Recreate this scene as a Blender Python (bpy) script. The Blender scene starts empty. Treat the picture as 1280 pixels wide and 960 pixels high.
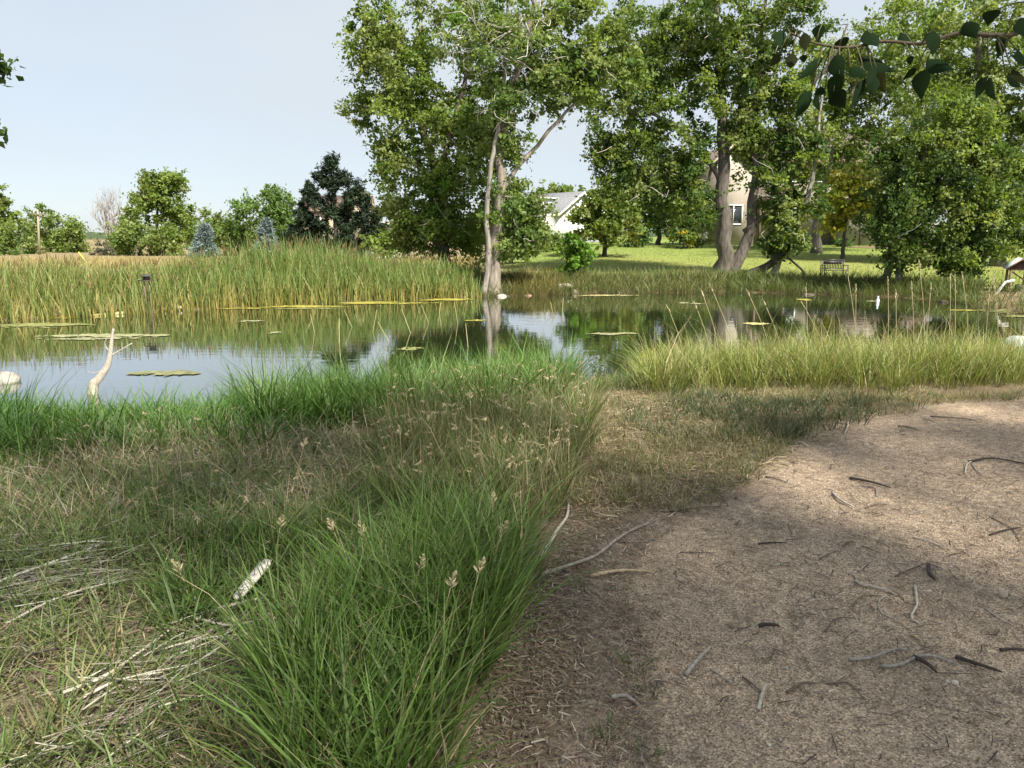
import bpy, bmesh, math, random
import numpy as np

# ------------------------------------------------------------------ camera, sky, sun, exposure
SC = bpy.context.scene
COL = SC.collection
rng = np.random.default_rng(11)
random.seed(5)
EYE = 1.6
FPX = 924.0                      # focal length in photo pixels (photo is 1280 wide)
PITCH = math.atan2(183.0, FPX)   # horizon at photo row 297
cam_d = bpy.data.cameras.new('camera')
cam = bpy.data.objects.new('camera', cam_d)
COL.objects.link(cam)
cam.location = (0, 0, EYE)
cam.rotation_euler = (math.radians(90) - PITCH, 0, 0)
cam_d.sensor_width = 36.0
cam_d.lens = 36.0 * FPX / 1280.0
cam_d.clip_start = 0.05
cam_d.clip_end = 5000
SC.camera = cam

SUN_AZ = math.radians(142)       # clockwise from +Y (view direction): behind right
SUN_EL = math.radians(50)
SUN_DIR = np.array([math.sin(SUN_AZ)*math.cos(SUN_EL), math.cos(SUN_AZ)*math.cos(SUN_EL), math.sin(SUN_EL)])

W = bpy.data.worlds.new('World'); SC.world = W; W.use_nodes = True
wn = W.node_tree.nodes; wl = W.node_tree.links
wn.clear()
wo = wn.new('ShaderNodeOutputWorld'); bg = wn.new('ShaderNodeBackground')
sky = wn.new('ShaderNodeTexSky'); sky.sky_type = 'NISHITA'; sky.sun_disc = False
sky.sun_elevation = SUN_EL; sky.sun_rotation = SUN_AZ
sky.air_density = 1.0; sky.dust_density = 3.0; sky.ozone_density = 1.0; sky.altitude = 1500
tc = wn.new('ShaderNodeTexCoord'); mp = wn.new('ShaderNodeMapping'); mp.inputs['Scale'].default_value = (1.0, 1.0, 3.2)
ns = wn.new('ShaderNodeTexNoise'); ns.inputs['Scale'].default_value = 1.6; ns.inputs['Detail'].default_value = 5
ns.inputs['Roughness'].default_value = 0.45
rp = wn.new('ShaderNodeMapRange'); rp.inputs['From Min'].default_value = 0.35; rp.inputs['From Max'].default_value = 0.68
rp.inputs['To Min'].default_value = 0.66; rp.inputs['To Max'].default_value = 0.95
mx = wn.new('ShaderNodeMixRGB'); mx.inputs['Color2'].default_value = (3.5, 3.82, 4.08, 1)   # thin veil of high cloud
wl.new(tc.outputs['Generated'], mp.inputs['Vector']); wl.new(mp.outputs[0], ns.inputs['Vector'])
wl.new(ns.outputs['Fac'], rp.inputs['Value']); wl.new(rp.outputs[0], mx.inputs['Fac'])
wl.new(sky.outputs[0], mx.inputs['Color1']); wl.new(mx.outputs[0], bg.inputs['Color'])
bg.inputs['Strength'].default_value = 0.08
wl.new(bg.outputs[0], wo.inputs['Surface'])

sd = bpy.data.lights.new('sun', 'SUN'); sun = bpy.data.objects.new('sun', sd); COL.objects.link(sun)
sd.energy = 4.6; sd.angle = math.radians(5.0); sd.color = (1.0, 0.93, 0.80)
sun.rotation_euler = (math.radians(90) - SUN_EL, 0, math.pi - SUN_AZ)
sun.location = tuple(SUN_DIR * 60)

SC.view_settings.view_transform = 'Standard'
SC.view_settings.look = 'None'
SC.view_settings.exposure = 1.4
SC.view_settings.gamma = 1.0
SC.view_settings.use_curve_mapping = False
SC.render.engine = 'CYCLES'
SC.cycles.max_bounces = 4
SC.cycles.diffuse_bounces = 2
SC.cycles.glossy_bounces = 2
SC.cycles.transmission_bounces = 3
SC.cycles.transparent_max_bounces = 8

# ------------------------------------------------------------------ pixels <-> world
CP, SP = math.cos(PITCH), math.sin(PITCH)
def ray(px, py):
    a = (np.asarray(px, float) - 640) / FPX; b = -(np.asarray(py, float) - 480) / FPX
    return np.stack([a, CP + b*SP, -SP + b*CP], -1)       # unnormalised, camera at origin
def at(px, py, Y):
    d = ray(px, py); s = Y / d[..., 1]
    return np.array([0, 0, EYE]) + d * np.asarray(s)[..., None]
def onz(px, py, z):
    d = ray(px, py); s = (z - EYE) / d[..., 2]
    return np.array([0, 0, EYE]) + d * np.asarray(s)[..., None]
def project(P):
    P = np.asarray(P, float); q = P - np.array([0, 0, EYE])
    f = q[..., 1]*CP - q[..., 2]*SP; u = q[..., 1]*SP + q[..., 2]*CP
    f = np.where(f < 1e-3, 1e-3, f)
    return 640 + FPX*q[..., 0]/f, 480 - FPX*u/f

# ------------------------------------------------------------------ terrain
WL = -0.6
far_px = [(-420, 432), (-150, 412), (0, 402), (120, 396), (225, 389), (400, 380), (590, 372), (650, 370),
          (740, 367), (920, 366), (1060, 370), (1130, 373), (1200, 380), (1240, 387), (1285, 395), (1340, 402)]
far_xy = [tuple(onz(a, b, WL)[:2]) for a, b in far_px]
near_xy = [(17.5, 17.5), (14, 13.8), (10, 12.4), (6, 11.7), (3.4, 11.6), (1.6, 11.4), (0.4, 10.8), (-1.2, 9.8),
           (-3, 9.0), (-5.5, 8.6), (-9, 8.4), (-15, 8.6), (-24, 8.8)]
POND = np.array(far_xy + near_xy)
def inside(poly, x, y):
    poly = np.asarray(poly, float); r = np.zeros(x.shape, bool); n = len(poly); j = n - 1
    for i in range(n):
        xi, yi = poly[i]; xj, yj = poly[j]
        c = ((yi > y) != (yj > y)) & (x < (xj - xi) * (y - yi) / (yj - yi + 1e-12) + xi)
        r ^= c; j = i
    return r
def segdist(poly, x, y):
    d = np.full(x.shape, 1e9); n = len(poly)
    for i in range(n):
        ax, ay = poly[i]; bx_, by_ = poly[(i+1) % n]; vx, vy = bx_-ax, by_-ay
        t = np.clip(((x-ax)*vx + (y-ay)*vy) / (vx*vx+vy*vy+1e-12), 0, 1)
        d = np.minimum(d, np.hypot(x-ax-t*vx, y-ay-t*vy))
    return d
def wob(x, y, s, seed=0, n=6):
    r = np.random.default_rng(100+seed); o = 0
    for i in range(n):
        a = r.uniform(0, 6.283); k = s*r.uniform(0.6, 2.2); o = o + np.sin((x*math.cos(a)+y*math.sin(a))*k + r.uniform(0, 6.28))
    return o / n
def sstep(a, b, v):
    t = np.clip((v-a)/(b-a), 0, 1); return t*t*(3-2*t)
def pond_d(x, y):
    d = segdist(POND, x, y) + 0.0
    d = np.where(inside(POND, x, y), -d, d)
    return d + 0.18*wob(x, y, 1.3, 3)
def h(x, y):
    x = np.asarray(x, float); y = np.asarray(y, float)
    d = pond_d(x, y)
    farw = sstep(13.5, 20, y)
    lawn = -0.25 + 1.25*sstep(28, 62, y) + 0.004*np.clip(y-62, 0, 200)
    left = -0.12 - 0.35*sstep(30, 60, y) - 0.004*np.clip(y-60, 0, 150)
    rw = sstep(-6, 4, x)
    B = (1-farw)*(0.0) + farw*(left*(1-rw) + lawn*rw)
    w = 3.4*(1-farw) + 1.7*farw
    out = WL - 0.04 + (B - WL + 0.04)*sstep(0, 1, d/w)
    inn = WL - 0.04 - np.minimum(-d*0.4, 1.1)
    z = np.where(d > 0, out, inn)
    rough = 0.028*wob(x, y, 2.6, 5) + 0.012*wob(x, y, 9, 6)
    flat = 1 - 0.5*path_mask(x, y)
    return z + rough*flat
path_px = [(700, 1080), (735, 960), (770, 890), (775, 820), (745, 750), (775, 700), (830, 655), (900, 622), (945, 590), (1010, 545),
           (1100, 517), (1190, 505), (1300, 497), (1500, 490)]
PATH = [tuple(onz(a, b, 0.0)[:2]) for a, b in path_px] + [(14, 7.4), (14, -12), (0.5, -12), (0.05, 0)]
def path_mask(x, y):
    d = segdist(PATH, x, y); d = np.where(inside(PATH, x, y), d, -d)
    d = d + 0.14*wob(x, y, 3.0, 8) + 0.07*wob(x, y, 11, 9)
    return sstep(-0.26, 0.26, d)
def hz(x, y):
    return float(h(np.array([x]), np.array([y]))[0])
def ground_at(px, py):
    """walk the view ray of a pixel to the terrain"""
    d = ray(px, py); lo = 1.0
    s = np.concatenate([np.arange(1.0, 20, 0.05), np.arange(20, 140, 0.25)])
    P = np.array([0, 0, EYE]) + d*s[:, None]
    k = np.nonzero(P[:, 2] <= h(P[:, 0], P[:, 1]))[0]
    i = k[0] if len(k) else -1
    p = P[i].copy(); p[2] = hz(p[0], p[1]); return p

# ------------------------------------------------------------------ mesh helpers
MATS = {}
def root_loc(o):
    v = np.zeros(3)
    while o is not None:
        v = v + np.array(o.location); o = o.parent
    return v
def mesh_obj(name, V, F3=None, F4=None, mat=None, parent=None, tint=None, smooth=False, origin=None):
    V = np.asarray(V, float).reshape(-1, 3)
    base = root_loc(parent) if parent is not None else (np.asarray(origin, float) if origin is not None else np.zeros(3))
    me = bpy.data.meshes.new(name)
    F3 = np.zeros((0, 3), int) if F3 is None else np.asarray(F3, int).reshape(-1, 3)
    F4 = np.zeros((0, 4), int) if F4 is None else np.asarray(F4, int).reshape(-1, 4)
    me.vertices.add(len(V)); me.vertices.foreach_set('co', (V - base).astype(np.float32).ravel())
    nl = F3.size + F4.size
    me.loops.add(nl); me.loops.foreach_set('vertex_index', np.concatenate([F3.ravel(), F4.ravel()]).astype(np.int32))
    me.polygons.add(len(F3)+len(F4))
    st = np.concatenate([np.arange(len(F3))*3, F3.size + np.arange(len(F4))*4]).astype(np.int32)
    me.polygons.foreach_set('loop_start', st)
    if smooth: me.polygons.foreach_set('use_smooth', np.ones(len(F3)+len(F4), bool))
    me.update(calc_edges=True)
    if tint is not None:
        t = np.asarray(tint, float)
        if t.ndim == 1: t = np.tile(t, (len(V), 1))
        c = np.ones((len(V), 4), np.float32); c[:, :3] = t[:, :3]
        a = me.attributes.new('tint', 'FLOAT_COLOR', 'POINT'); a.data.foreach_set('color', c.ravel())
    o = bpy.data.objects.new(name, me); COL.objects.link(o)
    if mat: me.materials.append(MATS[mat])
    if parent is not None: o.parent = parent
    else: o.location = tuple(base)
    return o
def tag(o, label=None, cat=None, group=None, kind=None):
    if label: o['label'] = label
    if cat: o['category'] = cat
    if group: o['group'] = group
    if kind: o['kind'] = kind
    return o
def empty(name, loc, label, cat, group=None):
    o = bpy.data.objects.new(name, None); COL.objects.link(o); o.location = tuple(float(v) for v in loc)
    o.empty_display_size = 0.2
    return tag(o, label, cat, group)
class MB:
    """collects geometry for one mesh"""
    def __init__(s): s.V = []; s.T = []; s.Q = []; s.C = []; s.n = 0
    def add(s, V, T=None, Q=None, c=None):
        V = np.asarray(V, float).reshape(-1, 3)
        if T is not None and len(T): s.T.append(np.asarray(T, int).reshape(-1, 3) + s.n)
        if Q is not None and len(Q): s.Q.append(np.asarray(Q, int).reshape(-1, 4) + s.n)
        c = np.array([.5, .5, .5]) if c is None else np.asarray(c, float)
        if c.ndim == 1: c = np.tile(c, (len(V), 1))
        s.C.append(c); s.V.append(V); s.n += len(V); return s
    def box(s, c, d, rz=0.0, col=None, R=None):
        x, y, z = d[0]/2, d[1]/2, d[2]/2
        v = np.array([[-x,-y,-z],[x,-y,-z],[x,y,-z],[-x,y,-z],[-x,-y,z],[x,-y,z],[x,y,z],[-x,y,z]])
        if R is not None: v = v @ np.asarray(R).T
        ca, sa = math.cos(rz), math.sin(rz)
        v = v @ np.array([[ca, sa, 0], [-sa, ca, 0], [0, 0, 1]])
        return s.add(v + np.asarray(c), None, [[0,3,2,1],[4,5,6,7],[0,1,5,4],[1,2,6,5],[2,3,7,6],[3,0,4,7]], col)
    def tube(s, pts, rad, n=6, col=None):
        V, T, Q = tube(pts, rad, n); return s.add(V, T, Q, col)
    def build(s, name, mat, parent=None, smooth=False, origin=None):
        return mesh_obj(name, np.concatenate(s.V), np.concatenate(s.T) if s.T else None, np.concatenate(s.Q) if s.Q else None,
                        mat, parent, np.concatenate(s.C), smooth, origin)
def tube(pts, rad, n=6):
    P = np.asarray(pts, float); m = len(P)
    R = np.full(m, rad, float) if np.isscalar(rad) else np.asarray(rad, float)
    T = np.gradient(P, axis=0); T /= (np.linalg.norm(T, axis=1, keepdims=True)+1e-9)
    ref = np.array([0.31, 0.95, 0.1]) if abs(T[:, 2]).mean() > 0.6 else np.array([0.05, 0.08, 1.0])
    A = np.cross(T, ref); A /= (np.linalg.norm(A, axis=1, keepdims=True)+1e-9); B = np.cross(T, A)
    a = np.arange(n)*2*math.pi/n
    V = (P[:, None, :] + R[:, None, None]*(np.cos(a)[None, :, None]*A[:, None, :] + np.sin(a)[None, :, None]*B[:, None, :])).reshape(-1, 3)
    i = np.arange(m-1)[:, None]*n; k = np.arange(n)[None, :]; k2 = (k+1) % n
    Q = np.stack([i+k, i+k2, i+n+k2, i+n+k], -1).reshape(-1, 4)
    V = np.concatenate([V, P[:1], P[-1:]]); c0 = m*n; c1 = c0+1
    T3 = [[c0, (j+1) % n, j] for j in range(n)] + [[c1, (m-1)*n+j, (m-1)*n+(j+1) % n] for j in range(n)]
    return V, np.array(T3), Q
def spline(pts, k=4):
    P = np.asarray(pts, float)
    if len(P) < 3: return np.linspace(P[0], P[-1], k+1)
    Q = np.concatenate([2*P[:1]-P[1:2], P, 2*P[-1:]-P[-2:-1]]); out = []
    for i in range(1, len(Q)-2):
        for t in np.arange(k)/k:
            a, b, c, d = Q[i-1], Q[i], Q[i+1], Q[i+2]
            out.append(0.5*((2*b)+(-a+c)*t+(2*a-5*b+4*c-d)*t*t+(-a+3*b-3*c+d)*t**3))
    out.append(P[-1]); return np.array(out)

# ------------------------------------------------------------------ materials
def new_mat(name):
    m = bpy.data.materials.new(name); m.use_nodes = True
    nt = m.node_tree; b = nt.nodes['Principled BSDF']; MATS[name] = m
    return m, nt, b
def N(nt, t, **kw):
    n = nt.nodes.new(t)
    for k, v in kw.items():
        if k in n.inputs: n.inputs[k].default_value = v
        else: setattr(n, k, v)
    return n
def noise_tint(nt, colsock, scale, lo, hi, detail=4, coord='Object', stretch=None):
    """multiply a colour by a noise between lo and hi"""
    t = N(nt, 'ShaderNodeTexCoord'); n = N(nt, 'ShaderNodeTexNoise', Scale=scale, Detail=detail)
    src = t.outputs[coord]
    if stretch:
        mpn = N(nt, 'ShaderNodeMapping'); mpn.inputs['Scale'].default_value = stretch; nt.links.new(src, mpn.inputs[0]); src = mpn.outputs[0]
    nt.links.new(src, n.inputs['Vector'])
    r = N(nt, 'ShaderNodeMapRange'); r.inputs['From Min'].default_value = .3; r.inputs['From Max'].default_value = .7
    r.inputs['To Min'].default_value = lo; r.inputs['To Max'].default_value = hi
    nt.links.new(n.outputs['Fac'], r.inputs['Value'])
    m = N(nt, 'ShaderNodeVectorMath', operation='SCALE'); nt.links.new(colsock, m.inputs[0]); nt.links.new(r.outputs[0], m.inputs['Scale'])
    return m.outputs[0], n
def bump(nt, b, height, strength, dist=0.02):
    bp = N(nt, 'ShaderNodeBump', Strength=strength, Distance=dist); nt.links.new(height, bp.inputs['Height']); nt.links.new(bp.outputs[0], b.inputs['Normal'])
    return bp
def attr(nt):
    a = N(nt, 'ShaderNodeAttribute'); a.attribute_name = 'tint'; return a.outputs['Color']
def foliage_mat(name, rough=0.5, trans=0.35, spec=0.35, warm=(1.25, 1.2, 0.55)):
    m, nt, b = new_mat(name); c = attr(nt)
    nt.links.new(c, b.inputs['Base Color']); b.inputs['Roughness'].default_value = rough
    b.inputs['Specular IOR Level'].default_value = spec
    t = N(nt, 'ShaderNodeBsdfTranslucent'); w = N(nt, 'ShaderNodeVectorMath', operation='MULTIPLY'); w.inputs[1].default_value = warm
    nt.links.new(c, w.inputs[0]); nt.links.new(w.outputs[0], t.inputs['Color'])
    mixn = N(nt, 'ShaderNodeMixShader', Fac=trans)
    nt.links.new(b.outputs[0], mixn.inputs[1]); nt.links.new(t.outputs[0], mixn.inputs[2])
    nt.links.new(mixn.outputs[0], nt.nodes['Material Output'].inputs['Surface'])
foliage_mat('leaf', 0.5, 0.48, 0.3, (1.3, 1.22, 0.5))
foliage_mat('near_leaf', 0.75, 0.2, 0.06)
foliage_mat('grass', 0.5, 0.32, 0.35)
foliage_mat('straw', 0.65, 0.15, 0.25, (1.1, 1.0, 0.7))
foliage_mat('needle', 0.55, 0.1, 0.3)
def tinted(name, rough=0.8, nscale=12, lo=.75, hi=1.2, bstr=0.4, bdist=0.01, stretch=None, spec=0.3):
    m, nt, b = new_mat(name); c, n = noise_tint(nt, attr(nt), nscale, lo, hi, 5, stretch=stretch)
    nt.links.new(c, b.inputs['Base Color']); b.inputs['Roughness'].default_value = rough; b.inputs['Specular IOR Level'].default_value = spec
    if bstr: bump(nt, b, n.outputs['Fac'], bstr, bdist)
    return m, nt, b
tinted('bark', 0.9, 9, .55, 1.35, 1.0, 0.05, (1, 1, 0.22))
tinted('twig', 0.85, 60, .6, 1.3, 0.6, 0.004)
tinted('wood', 0.75, 30, .7, 1.2, 0.4, 0.004, (1, 1, 1))
tinted('stucco', 0.9, 6, .9, 1.06, 0.25, 0.01)
tinted('siding', 0.7, 3, .94, 1.04, 0.0)
tinted('shingle', 0.9, 5, .7, 1.2, 0.5, 0.02)
tinted('metal', 0.45, 20, .85, 1.1, 0.1, 0.002, spec=0.5)
tinted('plastic', 0.4, 8, .9, 1.05, 0.0, spec=0.5)
tinted('rock', 0.9, 7, .65, 1.25, 0.8, 0.04)
tinted('chip', 0.9, 40, .7, 1.25, 0.3, 0.003)
tinted('algae', 0.8, 5, .7, 1.25, 0.6, 0.02, spec=0.2)
m, nt, b = new_mat('glass_pane'); b.inputs['Base Color'].default_value = (.03, .035, .04, 1); b.inputs['Roughness'].default_value = .08
# terrain: intrinsic soil / straw / turf colour in the attribute, grain from noise
m, nt, b = new_mat('terrain'); c, n = noise_tint(nt, attr(nt), 55, .55, 1.4, 8); c, n2 = noise_tint(nt, c, 3.0, .8, 1.2, 4)
nt.links.new(c, b.inputs['Base Color']); b.inputs['Roughness'].default_value = .95; b.inputs['Specular IOR Level'].default_value = .15
bump(nt, b, n.outputs['Fac'], .8, .03)
# gravel
m, nt, b = new_mat('gravel'); t = N(nt, 'ShaderNodeTexCoord')
v = N(nt, 'ShaderNodeTexVoronoi', Scale=150.0); nt.links.new(t.outputs['Object'], v.inputs['Vector'])
sp = N(nt, 'ShaderNodeSeparateColor'); nt.links.new(v.outputs['Color'], sp.inputs[0])
rr = N(nt, 'ShaderNodeValToRGB'); e = rr.color_ramp.elements
e[0].position = 0.0; e[0].color = (.42, .37, .33, 1); e[1].position = 1.0; e[1].color = (1.75, 1.65, 1.5, 1)
for p_, c_ in ((.22, (.7, .62, .55, 1)), (.6, (1.0, .97, .93, 1)), (.88, (1.3, 1.2, 1.08, 1))):
    k = e.new(p_); k.color = c_
nt.links.new(sp.outputs[0], rr.inputs[0])
mu = N(nt, 'ShaderNodeMixRGB', blend_type='MULTIPLY', Fac=1.0); nt.links.new(rr.outputs[0], mu.inputs[1]); nt.links.new(attr(nt), mu.inputs[2])
c, n = noise_tint(nt, mu.outputs[0], 2.2, .78, 1.18, 6); c, n3 = noise_tint(nt, c, 17, .72, 1.22, 6)
nt.links.new(c, b.inputs['Base Color']); b.inputs['Roughness'].default_value = .95; b.inputs['Specular IOR Level'].default_value = .2
ad = N(nt, 'ShaderNodeMath', operation='ADD'); nt.links.new(n3.outputs['Fac'], ad.inputs[0]); nt.links.new(v.outputs['Distance'], ad.inputs[1])
bump(nt, b, ad.outputs[0], .9, .012)
# water
m, nt, b = new_mat('water')
b.inputs['Base Color'].default_value = (.022, .028, .012, 1); b.inputs['Roughness'].default_value = .015; b.inputs['IOR'].default_value = 1.33
t = N(nt, 'ShaderNodeTexCoord'); n1 = N(nt, 'ShaderNodeTexNoise', Scale=2.4, Detail=3.0); n2 = N(nt, 'ShaderNodeTexNoise', Scale=0.5, Detail=2.0)
mpw = N(nt, 'ShaderNodeMapping'); mpw.inputs['Scale'].default_value = (.5, 1.6, 1)
nt.links.new(t.outputs['Object'], mpw.inputs[0]); nt.links.new(mpw.outputs[0], n1.inputs['Vector']); nt.links.new(t.outputs['Object'], n2.inputs['Vector'])
ml = N(nt, 'ShaderNodeMath', operation='MULTIPLY'); nt.links.new(n1.outputs['Fac'], ml.inputs[0]); nt.links.new(n2.outputs['Fac'], ml.inputs[1])
bp = bump(nt, b, ml.outputs[0], .09, .05)
gl = N(nt, 'ShaderNodeBsdfGlossy', Roughness=.012); gl.inputs['Color'].default_value = (.95, .97, 1, 1); nt.links.new(bp.outputs[0], gl.inputs['Normal'])
fr = N(nt, 'ShaderNodeFresnel', IOR=3.8); nt.links.new(bp.outputs[0], fr.inputs['Normal'])
ms = N(nt, 'ShaderNodeMixShader'); nt.links.new(fr.outputs[0], ms.inputs[0]); nt.links.new(b.outputs[0], ms.inputs[1]); nt.links.new(gl.outputs[0], ms.inputs[2])
nt.links.new(ms.outputs[0], nt.nodes['Material Output'].inputs['Surface'])

# ------------------------------------------------------------------ ground, path, lawn, water
def grow(a, s, g, end):
    o = [a]
    while o[-1] < end: o.append(o[-1]+s); s *= g
    return o
ys = np.array([-40, -30, -22, -16, -12, -9, -7, -5, -3.5, -2, -1, 0, .6, 1.1] + list(np.arange(1.5, 8.5, .055)) + grow(8.5, .06, 1.042, 1500))
xr = list(np.arange(0, 5.2, .065)) + grow(5.2, .07, 1.05, 1300)
xs = np.array(sorted(set([-v for v in xr] + xr)))
GX, GY = np.meshgrid(xs, ys); GZ = h(GX, GY)
px_, py_ = project(np.stack([GX, GY, GZ], -1))
D = pond_d(GX, GY); PM = path_mask(GX, GY)
def lerp(a, b, t): return np.asarray(a)*(1-t[..., None]) + np.asarray(b)*t[..., None]
lawnw = sstep(-3, 1, GX)*sstep(26, 30, GY)*sstep(1.2, 2.4, D)
nearw = 1 - sstep(12, 18, GY)
col = lerp(np.ones(GX.shape+(3,))*np.array([.22, .17, .10]), np.array([.13, .10, .07]), nearw)       # dry field / dark soil
shortw = nearw*inside([(700, 470), (830, 462), (1300, 480), (1300, 510), (1010, 560), (900, 640), (720, 660), (690, 560)], px_, py_)
col = lerp(col, np.array([.17, .13, .08]), shortw*0.8)
turf = .5+.5*wob(GX, GY, .35, 21)
col = lerp(col, lerp(np.ones(GX.shape+(3,))*np.array([.15, .20, .045]), np.array([.24, .23, .075]), turf*sstep(60, 34, GY)), lawnw)
wet = sstep(.5, 0, D)
col = lerp(col, np.array([.035, .03, .018]), wet)
col = lerp(col, np.array([.46, .375, .29]), PM)
idx = np.arange(GX.size).reshape(GX.shape)
Q = np.stack([idx[:-1, :-1], idx[:-1, 1:], idx[1:, 1:], idx[1:, :-1]], -1).reshape(-1, 4)
qpm = PM.ravel()[Q].mean(1); qlw = lawnw.ravel()[Q].mean(1)
Vg = np.stack([GX, GY, GZ], -1).reshape(-1, 3); Cg = col.reshape(-1, 3)
def sub(name, sel, mat):
    q = Q[sel]; u, inv = np.unique(q.ravel(), return_inverse=True)
    o = mesh_obj(name, Vg[u], None, inv.reshape(-1, 4), mat, None, Cg[u], True); return tag(o, kind='structure')
sub('ground', (qpm < .5) & (qlw < .5), 'terrain'); sub('path', qpm >= .5, 'gravel'); sub('lawn', (qpm < .5) & (qlw >= .5), 'terrain')
wx = [-34, 24]; wy = [6.5, 36]
gx, gy = np.meshgrid(np.linspace(-34, 24, 30), np.linspace(6.5, 36, 20))
wi = np.arange(gx.size).reshape(gx.shape)
tag(mesh_obj('pond_water', np.stack([gx, gy, np.full(gx.shape, WL)], -1), None, np.stack([wi[:-1, :-1], wi[:-1, 1:], wi[1:, 1:], wi[1:, :-1]], -1), 'water'), kind='structure')
# wooded ridge far off
hx = np.linspace(-900, 900, 240); mb = MB()
hy = 900 + 60*wob(hx, hx*0, .004, 31); hh = 9 + 5*wob(hx, hx*0, .012, 32) + 1.6*wob(hx, hx*0, .2, 33) + 1.2*wob(hx, hx*0, .6, 34)
rows = [np.stack([hx, hy, np.full(hx.shape, 0.)], -1), np.stack([hx, hy+14, hh*.55], -1), np.stack([hx, hy+40, hh], -1), np.stack([hx, hy+160, hh*.2], -1)]
hv = np.stack(rows); ii = np.arange(4*240).reshape(4, 240)
tag(mesh_obj('wooded_ridge', hv, None, np.stack([ii[:-1, :-1], ii[:-1, 1:], ii[1:, 1:], ii[1:, :-1]], -1), 'terrain', None, np.array([.05, .07, .035]), True), kind='structure')

# ------------------------------------------------------------------ grass blades
def blades(P, L, wd, lean, bend, c0, c1, segs=3, az=None, name='grass_blades', mat='grass'):
    """P base points, L length, wd width, lean (slope at base), bend (droop); colours base -> tip"""
    n = len(P)
    if n == 0: return
    az = rng.uniform(0, 2*math.pi, n) if az is None else az
    D_ = np.stack([np.cos(az), np.sin(az), np.zeros(n)], -1)
    tw = az + math.pi/2 + rng.normal(0, .7, n); S = np.stack([np.cos(tw), np.sin(tw), np.zeros(n)], -1)
    V = np.zeros((n, 2*segs+1, 3)); C = np.zeros((n, 2*segs+1, 3))
    for i in range(segs+1):
        t = i/segs; hor = lean*t + bend*t*t; up = t*np.sqrt(np.clip(1-.45*(lean+bend*t)**2*.6, .08, 1)) - .35*bend*t**3*np.clip(bend, 0, 2)
        q = P + D_*(L*hor)[:, None]; q[:, 2] += L*up
        w = wd*(1-t**1.8)*(.75+.5*min(t*3, 1))*.5
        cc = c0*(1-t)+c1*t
        if i < segs:
            V[:, 2*i] = q - S*w[:, None]; V[:, 2*i+1] = q + S*w[:, None]; C[:, 2*i] = cc; C[:, 2*i+1] = cc
        else: V[:, 2*i] = q; C[:, 2*i] = cc
    k = np.arange(n)[:, None]*(2*segs+1); Qs = []
    for i in range(segs-1): Qs.append(np.concatenate([k+2*i, k+2*i+1, k+2*i+3, k+2*i+2], 1))
    Ts = np.concatenate([k+2*segs-2, k+2*segs-1, k+2*segs], 1)
    return V.reshape(-1, 3), Ts, (np.concatenate(Qs) if Qs else np.zeros((0, 4), int)), C.reshape(-1, 3)
def grass_obj(name, parts, label, cat='grass', mat='grass'):
    mb = MB()
    for p in parts:
        if p is not None: mb.add(p[0], p[1], p[2], p[3])
    return tag(mb.build(name, mat), label, cat, None, 'stuff')
def scatter(poly_px, dens, ymin, ymax, xlim=None, clump=0.0, cs=2.0, seed=0, pxgrow=0, water=False):
    """ground points whose photo position lies in a pixel polygon (dens per square metre)"""
    poly = np.array(poly_px, float)
    xm = 0.78*ymax if xlim is None else xlim
    n = int(dens*2*xm*(ymax-ymin)); x = rng.uniform(-xm, xm, n); y = rng.uniform(ymin, ymax, n)
    lo = np.abs(x) < .78*y+.6; x, y = x[lo], y[lo]
    z = h(x, y); a, b_ = project(np.stack([x, y, z], -1))
    a = a + 16*wob(x, y, 4, seed+50); b_ = b_ + 9*wob(x, y, 5, seed+51)
    keep = inside(poly, a, b_)
    if not water: keep &= z > WL-.12
    if clump > 0:
        f = .5+.5*wob(x, y, cs, seed+60)+.35*wob(x, y, cs*3.3, seed+61)
        keep &= rng.uniform(0, 1, len(x)) < np.clip(1-clump+2*clump*(f-.25), 0, 1)
    return np.stack([x, y, z], -1)[keep]
def mixcol(n, cols, w=None, jit=.18):
    cols = np.array(cols, float); k = rng.choice(len(cols), n, p=None if w is None else np.array(w)/np.sum(w))
    return cols[k]*rng.uniform(1-jit, 1+jit, (n, 1))*rng.uniform(.94, 1.06, (n, 3))
U = rng.uniform
GREEN = [(.07, .145, .024), (.09, .175, .028), (.055, .115, .024), (.13, .21, .045), (.10, .16, .045)]
OLIVE = [(.105, .13, .045), (.14, .155, .06), (.08, .11, .035)]
TAN = [(.36, .29, .17), (.30, .24, .14), (.42, .36, .24), (.25, .18, .10)]
GREY = [(.30, .28, .24), (.40, .38, .33), (.22, .19, .16)]
def tuft_pts(P, k, r):
    n = len(P); Q_ = np.repeat(P, k, 0); a = U(0, 6.283, n*k); rr_ = r*np.sqrt(U(0, 1, n*k)); Q_[:, 0] += rr_*np.cos(a); Q_[:, 1] += rr_*np.sin(a)
    Q_[:, 2] = h(Q_[:, 0], Q_[:, 1]) - .015
    return Q_, a

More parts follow.
